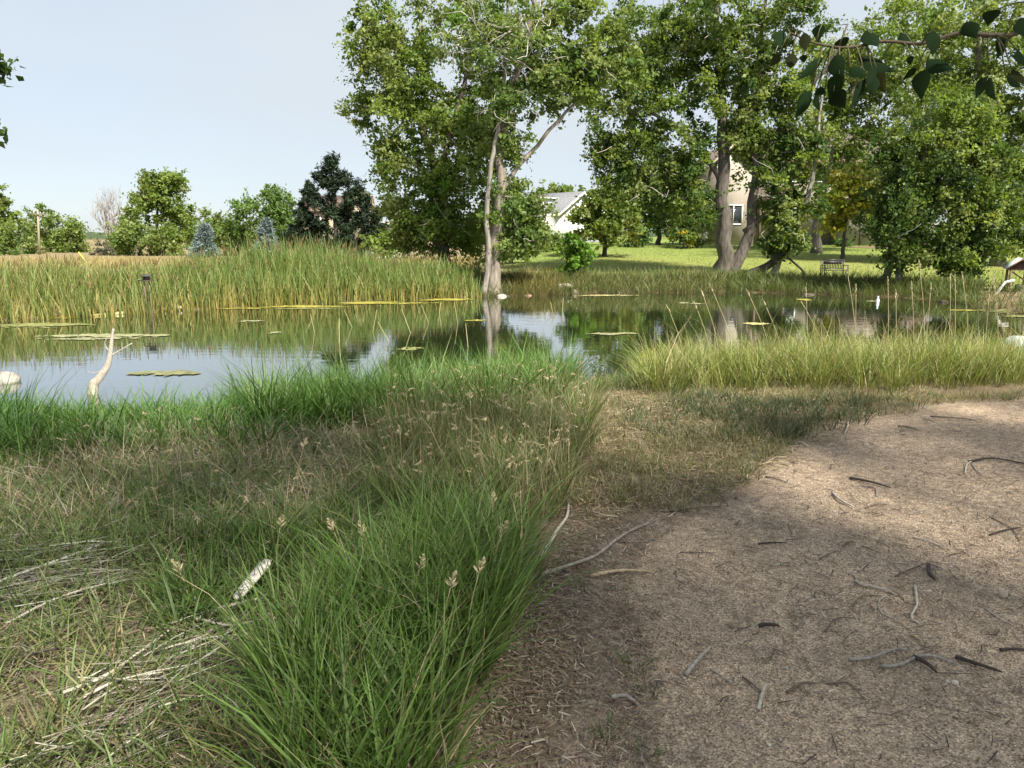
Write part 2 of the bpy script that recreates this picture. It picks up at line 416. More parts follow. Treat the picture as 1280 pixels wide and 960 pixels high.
# ------------------------------------------------------------------ trees
def blob_px(px, py, Y, rx, ry, rd=None):
    c = at(px, py, Y); k = Y/FPX*1.02
    return c, np.array([rx*k, (rd if rd else rx*k*.8), ry*k])
def leaf_quads(C, nrm, size, col, shape=1.0, fold=.25):
    """diamond leaves folded on the midrib; C centres, nrm rough normals"""
    n = len(C); nrm = nrm/(np.linalg.norm(nrm, axis=1, keepdims=True)+1e-9)
    r = rng.normal(size=(n, 3)); u = np.cross(nrm, r); u /= (np.linalg.norm(u, axis=1, keepdims=True)+1e-9); v = np.cross(nrm, u)
    s = size[:, None]
    V = np.stack([C - u*s*.55, C + v*s*.42*shape - nrm*s*fold*.3 - u*s*.08, C + u*s*.6, C - v*s*.42*shape - nrm*s*fold*.3 - u*s*.08], 1)
    k = np.arange(n)[:, None]*4
    T = np.concatenate([k+[[0, 2, 1]], k+[[0, 3, 2]]], 0)
    return V.reshape(-1, 3), T, np.repeat(col, 4, 0)
class Skel:
    def __init__(s): s.P = []; s.R = []
    def add(s, pts, rad): s.P += list(pts); s.R += list(rad)
def make_tree(name, label, base, trunks, blobs, cat='tree', group=None, leaf=.15, per=100, cr=.6, cols=GREEN, bark=(.16, .14, .12), sides=7,
              leafmat='leaf', flat=.75, dead=0, shape=1.0, attach_z=.3, updir=.6, twig_r=.007, gap=0.5, seed=1, minz=None, clump_jit=.16, leafy=True,
              barkmat='bark', droop=0.0):
    E = empty(name, base, label, cat, group)
    tb = MB(); sk = Skel(); bark = np.array(bark)
    for pts, r0, r1 in trunks:
        S = spline(pts, 4); m = len(S)
        S[1:-1] += rng.normal(0, r0*.18, (m-2, 3))
        R = np.linspace(r0, r1, m); R[0] *= 1.35; R[1] *= 1.1
        tb.tube(S, R, sides+2, bark*U(.9, 1.1)); sk.add(S, R)
    zb = base[2]; P = np.array(sk.P); R = np.array(sk.R)
    zmax = P[:, 2].max(); ok = P[:, 2] > zb + attach_z*(zmax-zb)
    NP = list(P[ok]) if ok.any() else list(P); NR = list(R[ok]) if ok.any() else list(R)
    cl = []
    for (c, r, n) in blobs:
        k = 0
        while k < n:
            q = rng.normal(size=3); q = q/np.linalg.norm(q)*U(0, 1)**(1/2.3)
            p = c + q*r
            if minz is not None and p[2] < minz: continue
            if U(0, 1) < gap and wob(np.array([p[0]*1.3+p[1]]), np.array([p[2]*1.3]), 1.4/max(cr, .2)*.5, seed)[0] < -.05: k += .5; continue
            cl.append(p); k += 1
    cl = np.array(cl) if cl else np.zeros((0, 3))
    if len(cl):
        d0 = np.min(np.linalg.norm(cl[:, None, :] - np.array(NP)[None, :, :], axis=2), 1)
        cl = cl[np.argsort(d0)]
    LV = MB(); ctr = np.mean([b_[0] for b_ in blobs], 0) if blobs else np.array(base)
    for p in cl:
        A = np.array(NP); dd = A - p
        cost = np.linalg.norm(dd, axis=1) + updir*np.clip(dd[:, 2], 0, 9)
        i = int(np.argmin(cost)); a = A[i]; L = np.linalg.norm(p-a)
        if L < .05: continue
        m1 = a*.62 + p*.38 + rng.normal(0, .07*L, 3) + np.array([0, 0, .1*L]); m2 = a*.28 + p*.72 + rng.normal(0, .07*L, 3) + np.array([0, 0, .08*L])
        r0 = min(NR[i]*.7, twig_r + .013*L); S = np.array([a, m1, m2, p]); R_ = np.linspace(r0, twig_r*.6, 4)
        tb.tube(S, R_, 4, bark*U(.85, 1.15))
        NP += [m1, m2, p]; NR += list(R_[1:])
    if dead:
        A = np.array(NP); Rn = np.array(NR)
        for _ in range(int(dead*1.5)):
            i = rng.integers(len(A)//3, len(A)); a = A[i]; L = U(.6, 1.7); d = rng.normal(size=3); d[2] = d[2]*.5 - .1; d /= np.linalg.norm(d)
            S = [a]; 
            for q in range(4): d = d + rng.normal(0, .42, 3); d /= np.linalg.norm(d); S.append(S[-1]+d*L/4)
            tb.tube(np.array(S), np.linspace(max(.018, min(Rn[i]*.4, .03)), .009, 5), 4, np.array([.42, .39, .35])*U(.8, 1.15))
    t = tb.build('trunk', barkmat, E, True)
    if leafy and len(cl):
        n = len(cl); per_n = np.maximum(4, (per*U(.45, 1.5, n))).astype(int); tot = per_n.sum()
        rad = np.repeat(cr*U(.65, 1.3, n), per_n)
        NS = 9; sd_ = rng.normal(size=(n, NS, 3)); out_ = cl - ctr; out_ /= (np.linalg.norm(out_, axis=1, keepdims=True)+1e-9)
        sd_ = sd_ + .7*out_[:, None, :] + np.array([0, 0, -.12]); sd_ /= np.linalg.norm(sd_, axis=2, keepdims=True); sl_ = U(.5, 1.7, (n, NS))
        ci = np.repeat(np.arange(n), per_n); si = rng.integers(0, NS, tot); al = U(0.05, 1, tot)**.8
        off = sd_[ci, si]*(sl_[ci, si]*al)[:, None]; off[:, 2] -= .22*al*al; off += rng.normal(0, .18, (tot, 3)); off[:, 2] *= flat
        Cc = np.repeat(cl, per_n, 0) + off*rad[:, None]
        Cc[:, 2] -= droop*np.abs(rng.normal(0, 1, tot))*rad
        if minz is not None: Cc[:, 2] = np.maximum(Cc[:, 2], minz + U(0, .15, tot))
        else: Cc[:, 2] = np.maximum(Cc[:, 2], zb+.03)
        nr = rng.normal(size=(tot, 3))*.9 + np.array([.15, -.2, .5]) + .25*off
        cc = np.array(cols)[rng.integers(len(cols), size=n)]*U(1-clump_jit, 1+clump_jit, (n, 1))
        colr = np.repeat(cc, per_n, 0)*U(.8, 1.22, (tot, 1))
        V, T, C3 = leaf_quads(Cc, nr, leaf*np.clip(rng.lognormal(-.05, .32, tot), .45, 1.9), colr, shape)
        LV.add(V, T, None, C3)
        cro = LV.build('crown', leafmat, E); cro['kind'] = 'stuff'
    return E
def px_trunk(pts, Y, base=None):
    Ys = Y if hasattr(Y, '__len__') else [Y]*len(pts)
    o = np.array([at(a, b_, y_) for (a, b_), y_ in zip(pts, Ys)])
    if base is not None: o[0] = base
    return o
def base_at(px, Y, sink=.08):
    x = float(at(px, 340, Y)[0]); return np.array([x, Y, hz(x, Y)-sink])
LEAFC = [(.14, .205, .04), (.115, .175, .034), (.175, .24, .055), (.2, .25, .08)]
LEAFL = [(.17, .23, .065), (.125, .195, .045), (.18, .23, .08), (.10, .17, .04)]
LEAFD = [(.06, .11, .026), (.07, .125, .03), (.05, .09, .024)]
BARKG = (.20, .175, .15)

def BL(Y, rows):
    """rows (px, py, rx, ry, clumps[, depth offset])"""
    o = []
    for r in rows:
        c, rad = blob_px(r[0], r[1], Y+(r[5] if len(r) > 5 else 0), r[2], r[3]); o.append((c, rad, r[4]))
    return o
# dark leaning cottonwood behind the cattails
b0 = base_at(563, 33)
make_tree('cottonwood_tree', 'leafy cottonwood with dark leaning trunk behind the cattails, its crown meeting open sky', b0,
          [(px_trunk([(563, 338), (550, 300), (546, 262), (540, 200), (520, 140), (492, 60), (480, -20)], 33, b0), .30, .07),
           (px_trunk([(546, 262), (560, 180), (585, 90), (600, 0)], 33), .16, .05)],
          BL(33, [(497, 120, 62, 62, 70), (490, 50, 62, 60, 55), (548, 150, 60, 70, 70), (530, 245, 55, 45, 60), (500, 195, 40, 40, 26), (550, 285, 48, 34, 44),
                  (510, 290, 36, 24, 26), (585, 220, 40, 70, 46), (600, 100, 50, 80, 45), (560, 20, 80, 50, 45), (600, 290, 36, 36, 30, 2)]),
          group='cottonwoods round the pond', leaf=.115, per=190, cr=.62, cols=LEAFC+[(.10, .19, .025)], bark=(.085, .07, .06), dead=26, seed=1)
# pale slender trunk
b0 = base_at(604, 28.3)
make_tree('cottonwood_tree', 'slender pale grey cottonwood with bare dead twigs at the water edge', b0,
          [(px_trunk([(604, 369), (611, 325), (609, 262), (614, 205), (624, 150), (631, 90), (633, 30), (638, -30)], 28.3, b0), .12, .035),
           (px_trunk([(624, 150), (640, 105), (660, 50)], [28.3, 28.5, 28.8]), .05, .02)],
          BL(28, [(640, 60, 60, 50, 30), (600, 40, 50, 40, 20), (640, 140, 35, 40, 14)]),
          group='cottonwoods round the pond', leaf=.105, per=120, cr=.52, cols=LEAFL, bark=(.20, .18, .155), dead=70, seed=2, attach_z=.3)
# stout furrowed trunk with limb over the water
b0 = base_at(620, 28.7)
make_tree('cottonwood_tree', 'stout furrowed cottonwood trunk beside the slender pale one, limb reaching right', b0,
          [(px_trunk([(618, 369), (617, 330), (618, 300), (626, 240), (627, 185), (636, 120), (660, 40), (670, -30)], 28.7, b0), .29, .08),
           (px_trunk([(624, 245), (648, 208), (680, 172), (708, 140), (752, 100), (800, 78)], [28.7, 28.9, 29.2, 29.2, 29.5, 30]), .10, .03)],
          BL(29, [(668, 105, 58, 45, 52), (712, 95, 56, 36, 42), (630, 180, 24, 40, 20), (645, 255, 40, 38, 44), (655, 290, 34, 26, 32), (625, 300, 20, 16, 10, 1.5),
                  (700, 30, 85, 50, 50), (770, 60, 50, 45, 30), (600, 200, 30, 50, 20, 1.5)]),
          group='cottonwoods round the pond', leaf=.11, per=170, cr=.56, cols=LEAFC+LEAFL, bark=(.20, .172, .142), dead=50, seed=3)
# right cottonwood, several trunks
b0 = base_at(906, 35)
make_tree('cottonwood_tree', 'big cottonwood with several forked grey trunks on the bank left of the bench', b0,
          [(px_trunk([(906, 342), (904, 300), (906, 230), (905, 150), (898, 70), (892, -20)], 35, b0), .42, .10),
           (px_trunk([(914, 338), (935, 298), (943, 235), (946, 160), (950, 80), (958, -10)], 35, b0+[.2, 0, 0]), .30, .06),
           (px_trunk([(904, 232), (888, 205), (862, 172), (826, 148), (790, 120)], [35, 35, 34.8, 34.5, 34]), .15, .04),
           (px_trunk([(946, 200), (975, 160), (1005, 118), (1040, 75), (1060, 30)], [35, 34.8, 34.5, 34, 34]), .12, .04),
           (px_trunk([(930, 290), (962, 262), (988, 232)], [35, 34.6, 34.4]), .10, .04)],
          BL(35, [(768, 192, 24, 30, 20), (785, 228, 36, 30, 30), (800, 140, 62, 52, 66), (850, 85, 66, 52, 66), (848, 190, 46, 44, 42), (905, 90, 60, 60, 50),
                  (955, 120, 46, 60, 46), (870, 20, 110, 46, 66), (800, 55, 60, 46, 40), (970, 40, 66, 56, 44), (835, 240, 40, 30, 26), (925, 180, 28, 40, 24), (962, 225, 26, 40, 12), (880, 250, 16, 20, 8), (985, 150, 36, 40, 30)]),
          group='cottonwoods round the pond', leaf=.12, per=180, cr=.64, cols=LEAFC+LEAFD[:2], bark=(.10, .087, .075), dead=110, seed=4)
# leaning tree beside it
b0 = base_at(966, 34.5)
make_tree('leaning_tree', 'thin grey leaning tree between the forked cottonwood and the bench', b0,
          [(px_trunk([(964, 346), (980, 310), (1000, 270), (1015, 225), (1022, 170), (1028, 110)], 34.5, b0), .17, .05)],
          BL(34.5, [(985, 290, 30, 26, 34), (968, 262, 26, 24, 16), (1000, 250, 28, 30, 20), (1010, 190, 30, 36, 24), (975, 225, 26, 22, 14)]),
          leaf=.15, per=85, cr=.5, cols=LEAFC+LEAFD, bark=(.22, .20, .175), dead=24, seed=5)
b0 = base_at(934, 34.6)
mb = MB(); S = spline(np.array([b0+[0, 0, .12], at(960, 332, 34.4), at(978, 316, 34.3), at(992, 305, 34.2)]), 4)
mb.tube(S, np.linspace(.2, .12, len(S)), 8, (.05, .042, .036))
mb.tube(spline(np.array([at(978, 316, 34.3), at(992, 328, 34.0), at(1003, 338, 33.8), at(1006, 346, 33.7)]), 3), .05, 6, (.05, .042, .036))
E = empty('fallen_limb', b0, 'dark fallen limb lying under the forked cottonwood', 'branch'); mb.build('limb', 'bark', E, True)
# right background tree mass
b0 = base_at(1018, 49)
make_tree('cottonwood_tree', 'tall light green cottonwood filling the upper right in front of the beige house', b0,
          [(px_trunk([(1018, 318), (1022, 270), (1040, 200), (1062, 130), (1090, 40)], 49, b0), .32, .09), (px_trunk([(1040, 200), (1100, 140), (1150, 90)], 49), .14, .05)],
          BL(49, [(1040, 165, 42, 60, 40), (1085, 130, 60, 52, 60), (1140, 170, 50, 46, 40), (1100, 60, 85, 50, 55), (1040, 80, 50, 50, 34), (1060, 215, 40, 30, 26), (1150, 110, 50, 40, 36)]),
          group='cottonwoods round the pond', leaf=.14, per=180, cr=.8, cols=LEAFL+LEAFC, bark=(.17, .15, .13), dead=14, seed=6)
b0 = base_at(1248, 40)
make_tree('cottonwood_tree', 'tall bright green cottonwood at the right edge behind the small roofed shelter', b0,
          [(px_trunk([(1248, 328), (1242, 270), (1235, 190), (1225, 100), (1220, 10)], 40, b0), .34, .10), (px_trunk([(1240, 230), (1270, 150), (1310, 60)], 40), .16, .05)],
          BL(40, [(1200, 130, 56, 56, 56), (1255, 190, 50, 60, 60), (1250, 100, 66, 56, 60), (1195, 210, 46, 46, 40), (1270, 270, 34, 40, 34), (1220, 30, 110, 50, 70), (1310, 180, 50, 70, 40), (1225, 250, 40, 36, 26)]),
          group='cottonwoods round the pond', leaf=.14, per=180, cr=.76, cols=LEAFL+LEAFC, bark=(.17, .15, .13), seed=7, dead=10)
# near right, foliage down to the bank
b0 = base_at(1106, 29.6); b1 = base_at(1119, 29.0)
make_tree('willow_tree', 'dark leafy tree with two slanting trunks leaning over the right bank', b0,
          [(px_trunk([(1106, 352), (1114, 322), (1128, 270), (1150, 210), (1165, 150)], [29.6, 29.4, 29, 28.6, 28.4], b0), .17, .04),
           (px_trunk([(1119, 362), (1131, 326), (1155, 270), (1195, 220), (1230, 180)], [29, 28.8, 28.6, 28.5, 28.4], b1), .16, .04)],
          BL(28.5, [(1125, 285, 30, 32, 40), (1150, 245, 46, 40, 56), (1195, 240, 46, 40, 56), (1220, 285, 32, 32, 46), (1165, 300, 34, 26, 22), (1205, 322, 28, 18, 26),
                    (1130, 318, 26, 12, 14), (1240, 240, 28, 44, 34), (1170, 190, 56, 40, 46), (1110, 255, 28, 40, 26), (1228, 190, 36, 40, 30), (1120, 200, 36, 40, 24), (1265, 300, 20, 24, 12), (1190, 150, 50, 30, 24)]),
          leaf=.10, per=170, cr=.48, cols=LEAFD+LEAFC, bark=(.19, .17, .15), seed=8, dead=14, droop=.2, minz=-.3)
# small trees and shrubs on the lawn
def simple_tree(name, label, px, Y, stem_top, rows, r0, cols, leaf, per, cr, group=None, cat='tree', bark=(.07, .06, .05), seed=9, **kw):
    b0 = base_at(px, Y); top = at(stem_top[0], stem_top[1], Y)
    return make_tree(name, label, b0, [(np.array([b0, b0*.66+top*.34+[.03, 0, 0], b0*.33+top*.67, top]), r0, r0*.4)], BL(Y, rows), cat, group, leaf, per, cr, cols, bark, seed=seed, **kw)
simple_tree('ornamental_tree', 'round headed small tree with a short dark trunk standing on the lawn', 755, 46, (756, 270),
            [(748, 262, 34, 22, 40), (768, 282, 32, 22, 36), (735, 283, 26, 18, 24), (760, 245, 26, 14, 16)], .16, LEAFC+[(.14, .16, .03)], .17, 90, .55, seed=10)
simple_tree('shade_tree', 'dark spreading tree behind the round headed lawn tree', 822, 60, (822, 245),
            [(800, 262, 34, 26, 30), (840, 250, 44, 36, 46), (862, 275, 28, 22, 22), (825, 225, 50, 26, 30), (790, 235, 30, 30, 20)], .2, LEAFD+LEAFC[:2], .26, 85, .85, seed=11)
simple_tree('golden_tree', 'small yellow green tree in front of the beige house', 1051, 43, (1058, 262),
            [(1072, 236, 32, 24, 46), (1090, 250, 22, 18, 20), (1052, 252, 22, 18, 18), (1040, 270, 16, 16, 8)], .13, [(.30, .31, .05), (.24, .28, .045), (.34, .33, .08)], .19, 85, .55, seed=12)
simple_tree('sapling', 'bright green sapling on the far bank below the white house', 717, 31.5, (716, 300),
            [(714, 308, 15, 14, 20), (720, 328, 16, 12, 20), (708, 344, 10, 8, 8), (728, 318, 10, 10, 8), (716, 352, 10, 8, 6)], .035, [(.09, .19, .02), (.12, .22, .03), (.07, .15, .02)], .13, 50, .3, seed=13, attach_z=.1)
shr = [('rounded pale green shrub on the lawn below the white house', 690, 52, 690, 306, 14, 10, 26, LEAFL, .16),
       ('wide pale shrub beside the sapling on the lawn', 706, 54, 707, 303, 14, 8, 22, LEAFL, .17),
       ('small dark clipped shrub on the left part of the lawn', 670, 50, 670, 310, 7, 7, 14, LEAFC, .14),
       ('dark shrub behind the round headed lawn tree', 796, 56, 796, 298, 14, 8, 24, LEAFD, .18),
       ('large leafy shrub by the tall left wing of the beige house', 858, 56, 858, 284, 22, 14, 36, LEAFL, .18),
       ('low shrub with yellow flowers in front of the beige house', 853, 54, 853, 296, 20, 6, 24, [(.12, .17, .03), (.45, .36, .03), (.09, .14, .03)], .15),
       ('small white flowering shrub against the beige house', 876, 55, 876, 298, 9, 7, 12, [(.08, .12, .03), (.5, .5, .45)], .13),
       ('low dark shrub at the wall of the beige house', 1055, 57, 1055, 303, 12, 5, 12, LEAFD, .15),
       ('rounded dark shrub by the mulch bed right of the house', 1185, 52, 1185, 302, 16, 12, 24, LEAFD, .18)]
for i, (lab, px, Y, cx, cy, rx, ry, n, cols, lf) in enumerate(shr):
    simple_tree('shrub', lab, px, Y, (cx, cy), [(cx, cy, rx, ry, n)], .05, cols, lf, 70, .42, 'garden shrubs on the far lawn', 'shrub', seed=30+i, attach_z=0)
# trees left of the pond
lt = [('dense tree at the far left edge behind the cattails', -6, 112, (0, 250), [(0, 265, 26, 34, 46), (18, 290, 26, 26, 36), (-25, 280, 30, 40, 30)], LEAFC, .34),
      ('broad grey green tree just left of the utility pole', 30, 106, (28, 285), [(25, 302, 30, 24, 46), (5, 305, 24, 20, 26)], LEAFL, .30),
      ('tree with thin open top just behind the utility pole', 62, 122, (58, 270), [(60, 275, 26, 22, 30), (70, 300, 28, 24, 36)], LEAFC+LEAFL, .32),
      ('rounded tree at the right end of the left tree row', 88, 116, (88, 285), [(86, 295, 20, 20, 40), (92, 310, 16, 12, 16)], LEAFC, .30),
      ('tall poplar with a ragged crown behind the cattails', 198, 98, (198, 240), [(196, 245, 34, 30, 56), (205, 228, 24, 18, 26), (188, 270, 34, 26, 40), (222, 262, 20, 22, 20)], LEAFC, .30),
      ('bushy tree below the tall poplar on its left', 172, 92, (172, 298), [(174, 300, 26, 18, 40)], LEAFL, .27),
      ('bushy tree below the tall poplar on its right', 218, 92, (218, 298), [(216, 300, 22, 18, 32)], LEAFC, .27),
      ('pale low tree between the two blue spruces', 282, 94, (282, 290), [(276, 292, 26, 20, 36), (300, 300, 20, 14, 20)], LEAFL, .28),
      ('pale green tree left of the black pine', 335, 92, (335, 262), [(332, 262, 36, 24, 56), (325, 284, 30, 22, 40), (352, 285, 26, 22, 34)], [(.13, .21, .055), (.11, .19, .045)], .28),
      ('pale bushy tree behind the left blue spruce', 258, 104, (258, 285), [(250, 284, 24, 20, 34), (268, 296, 22, 18, 24)], LEAFL, .30),
      ('low dense tree between the poplar and the bare dead tree', 158, 100, (158, 300), [(156, 302, 16, 16, 30)], LEAFC, .28),
      ('dark low tree right behind the second blue spruce', 312, 100, (312, 296), [(310, 297, 20, 16, 30), (368, 296, 14, 16, 18)], LEAFC, .28),
      ('far round tree behind the white house roof', 694, 125, (694, 245), [(693, 242, 18, 12, 26), (740, 246, 30, 10, 24)], LEAFL, .4)]
for i, (lab, px, Y, top, rows, cols, lf) in enumerate(lt):
    simple_tree('broadleaf_tree', lab, px, Y, top, rows, .26, cols, lf*.95, 110, 1.0, 'trees beyond the pond', bark=(.14, .12, .10), seed=50+i, flat=1.0, gap=.6, clump_jit=.25)
# low hedge-like shrubs closing the gap behind the cattails
for i, (px, Y, cx, cy, rx, ry, n, lab) in enumerate([(480, 48, 480, 306, 20, 12, 22, 'leafy shrub at the foot of the white garage'), (640, 44, 640, 312, 20, 9, 20, 'low shrub behind the stout cottonwood trunk'),
                                               (14, 95, 14, 318, 26, 10, 26, 'scrubby bush in the field at the far left'), (130, 95, 130, 312, 20, 9, 22, 'grey scrub under the bare dead tree'),
                                               (400, 56, 398, 309, 26, 7, 26, 'dark scrub at the foot of the black pine')]):
    simple_tree('shrub', lab, px, Y, (cx, cy), [(cx, cy, rx, ry, n)], .05, [LEAFC, LEAFL, LEAFL, [(.13, .13, .10), (.10, .11, .07)], LEAFD][i], .2, 70, .5, 'field shrubs', 'shrub', seed=70+i, attach_z=0)

mbd = MB()
for q in range(210):
    px = U(-60, 500)
    if 104 < px < 130: continue
    Yd = U(150, 210); top_ = 300 - 8*wob(np.array([px]), np.array([0.]), .05, 95)[0] - U(0, 10); c0 = at(px, U(top_, 318), Yd); m = 42
    cc_ = c0 + rng.normal(0, 1, (m, 3))*np.array([1.7, 1.7, .9]); V, T3, C3 = leaf_quads(cc_, rng.normal(size=(m, 3))+[0, -.2, .5], U(.35, .75, m), np.array(LEAFL[rng.integers(4)])*U(.75, 1.1)*U(.8, 1.2, (m, 1))); mbd.add(V, T3, None, C3)
tag(mbd.build('distant_treeline', 'leaf'), 'far belt of trees along the back of the dry field', 'trees', None, 'stuff')
def needle_tree(name, label, px, Y, top, base_py, half_px, cols, per, nsize, group=None, upright=False, layers=14, seed=1, bark=(.09, .07, .06), irregular=.25):
    b0 = base_at(px, Y); tp = at(top[0], top[1], Y); k = Y/FPX; Hh = tp[2]-b0[2]
    E = empty(name, b0, label, 'tree', group); tb = MB(); tb.tube(np.array([b0, b0*.5+tp*.5+[.05, 0, 0], tp]), [Hh*.028, Hh*.018, .01], 7, bark)
    Cs = []; Nn = []
    for i in range(layers):
        t = (i+.3)/layers; z = b0[2]+Hh*(.07+.92*t); rad = half_px*k*((1-t)**.75 if not upright else np.interp(t, [0, .3, .6, .8, .95, 1], [.85, 1.05, .85, .55, .2, .05]))*U(.8, 1.1); nb = max(4, int((11 if not upright else 6)*(1-t)+5))
        for j in range(nb):
            a = U(0, 6.283); L = rad*U(1-irregular*1.6, 1.0+irregular*.5)
            c0 = np.array([b0[0]+(tp[0]-b0[0])*t, b0[1], z]); d = np.array([math.cos(a), math.sin(a), (.35 if upright else -.12)])
            tip = c0 + d*L; tb.tube(np.array([c0, c0+d*L*.5+[0, 0, -.02*L], tip]), [max(.015, .03*L), .02, .008], 4, bark)
            for q in (np.linspace(.55, 1.05, 5) if upright else np.linspace(.3, 1.0, 5)):
                Cs.append(c0+d*L*q+[0, 0, (.22*L*q*q if upright else 0)]); Nn.append(d)
    tb.build('trunk', 'bark', E, True)
    Cs = np.array(Cs); Nn = np.array(Nn); n = len(Cs); P = np.repeat(Cs, per, 0); sp = half_px*k*(.06 if upright else .12)
    P = P + rng.normal(0, 1, P.shape)*np.array([sp, sp, sp*(2.6 if upright else .55)])
    dirs = np.repeat(Nn, per, 0)*.6 + rng.normal(0, .45, P.shape) + np.array([0, 0, .9 if upright else .1]); dirs /= np.linalg.norm(dirs, axis=1, keepdims=True)
    sv = np.cross(dirs, rng.normal(size=P.shape)); sv /= (np.linalg.norm(sv, axis=1, keepdims=True)+1e-9)
    Ls = nsize*U(.6, 1.4, len(P))[:, None]; w = Ls*(.2 if upright else .13)
    V = np.stack([P-sv*w, P+sv*w, P+dirs*Ls], 1).reshape(-1, 3)
    cc = np.array(cols)[rng.integers(len(cols), size=n)]*U(.8, 1.2, (n, 1)); C3 = np.repeat(np.repeat(cc, per, 0)*U(.8, 1.25, (len(P), 1)), 3, 0)
    o = mesh_obj('crown', V, np.arange(len(V)).reshape(-1, 3), None, 'needle', E, C3); o['kind'] = 'stuff'
b0 = base_at(420, 52)
pt_ = [(416, 206, 6, 8), (402, 222, 7, 10), (430, 226, 7, 10), (418, 232, 9, 10), (386, 240, 7, 10), (396, 250, 8, 8), (446, 238, 6, 12), (437, 252, 9, 9), (376, 262, 6, 11), (410, 258, 10, 9), (424, 268, 11, 9), (454, 256, 7, 10), (468, 268, 6, 11),
       (370, 286, 7, 11), (390, 276, 11, 8), (408, 284, 12, 8), (446, 278, 11, 9), (460, 288, 9, 9), (384, 298, 13, 7), (430, 298, 12, 7), (456, 302, 10, 6), (404, 300, 10, 6), (362, 296, 6, 8), (430, 284, 10, 8), (474, 290, 6, 8)]
make_tree('pine_tree', 'black green pine with upturned ragged branches standing before the tan house', b0, [(px_trunk([(420, 312), (420, 285), (419, 250), (417, 204)], 52, b0), .2, .03)],
          BL(52, [(a, c, d*1.1, e*1.1, 8) for a, c, d, e in pt_]), leaf=.26, per=190, cr=.36, cols=[(.014, .03, .012), (.02, .038, .015), (.010, .021, .009)], bark=(.06, .05, .042), leafmat='needle', flat=1.2, shape=.3, gap=0, seed=14, attach_z=.1, updir=1.2)
needle_tree('spruce_tree', 'grey blue spruce right of the tall poplar', 255, 72, (256, 279), 320, 16, [(.16, .21, .21), (.12, .17, .17)], 20, .34, 'blue spruces in the field', layers=12)
needle_tree('spruce_tree', 'grey blue spruce just left of the black pine', 334, 68, (333, 273), 315, 16, [(.16, .21, .21), (.12, .17, .17)], 20, .34, 'blue spruces in the field', layers=12)
# bare dead tree
b0 = base_at(142, 105)
E = empty('dead_tree', b0, 'bare grey dead tree left of the tall poplar', 'tree'); tb = MB()
def bare(a, d, L, r, lev):
    S = [a]
    for q in range(4): d = d + rng.normal(0, .12, 3); d[2] += .05; d /= np.linalg.norm(d); S.append(S[-1]+d*L/4)
    S = np.array(S); tb.tube(S, np.linspace(r, r*.45, 5), 5 if lev < 2 else 3, np.array([.33, .29, .26])*U(.85, 1.15))
    if lev < 4:
        for q in range(5 if lev < 2 else 4):
            i = rng.integers(1, 5); dd = d + rng.normal(0, .42, 3); dd[2] = abs(dd[2])+.35; dd /= np.linalg.norm(dd); bare(S[i], dd, L*U(.45, .7), r*.5, lev+1)
for q in range(3): bare(b0+[U(-.4, .4), U(-.3, .3), 0], np.array([U(-.2, .2), 0, 1.0]), 4.8, .14, 0)
tb.build('trunk', 'bark', E)

# the shade tree over the path, rooted behind the camera to the right; its low leaves hang into view
b0 = np.array([6.6, -3.2, hz(6.6, -3.2)-.1])
SH = []
for (gx_, gy_, rx_, ry_, hh_, n_) in [(-3.2, 3.2, 2.6, 2.0, 8.5, 24), (-.4, 4.4, 2.6, 1.9, 8.0, 34), (2.4, 4.4, 2.2, 1.8, 7.2, 42), (4.6, 4.2, 2.2, 1.8, 6.4, 46), (1.4, 2.2, 2.8, 1.4, 7.6, 36), (.6, 2.6, 1.8, 1.0, 9, 26), (2.0, 1.9, 2.0, .9, 5.6, 12), (5.6, 5.9, 2.4, 1.2, 6.2, 34), (3.2, 5.9, 1.8, 1.0, 6.8, 22),
                              (-2.0, 6.0, 2.4, 1.2, 9.5, 16), (4.0, 1.6, 2.6, 2.0, 6.2, 26), (2.2, 3.0, 2.2, 1.6, 8.6, 36), (-5.2, 5.0, 2.0, 1.6, 10, 10), (6.5, 3.0, 2.0, 2.0, 6, 20)]:
    k = hh_/SUN_DIR[2]; c = np.array([gx_, gy_, 0]) + SUN_DIR*k; SH.append((c, np.array([rx_, ry_, 1.3]), n_))
top = np.array([4.6, 0.2, 6.2])
SHADE = make_tree('overhanging_tree', 'tree overhanging the path, large leaves coloured shade-dark hanging in at top right', b0,
          [(np.array([b0, b0+[-.3, .5, 1.8], b0+[-.9, 1.6, 3.6], top]), .34, .2), (np.array([top, [3.0, 1.6, 7.4], [1.0, 2.4, 8.0], [-1.0, 2.6, 8.6]]), .18, .06),
           (np.array([top, [5.6, 1.6, 7.0], [7.2, 2.4, 7.4]]), .16, .06), (np.array([b0+[-.9, 1.6, 3.6], [4.4, .2, 3.6], [3.2, 1.6, 3.15], [2.4, 2.4, 2.85], [1.9, 2.75, 2.68]]), .06, .012)],
          SH, leaf=.12, per=62, cr=.55, cols=LEAFD+LEAFC, bark=(.16, .14, .12), attach_z=.62, seed=90, minz=3.7)
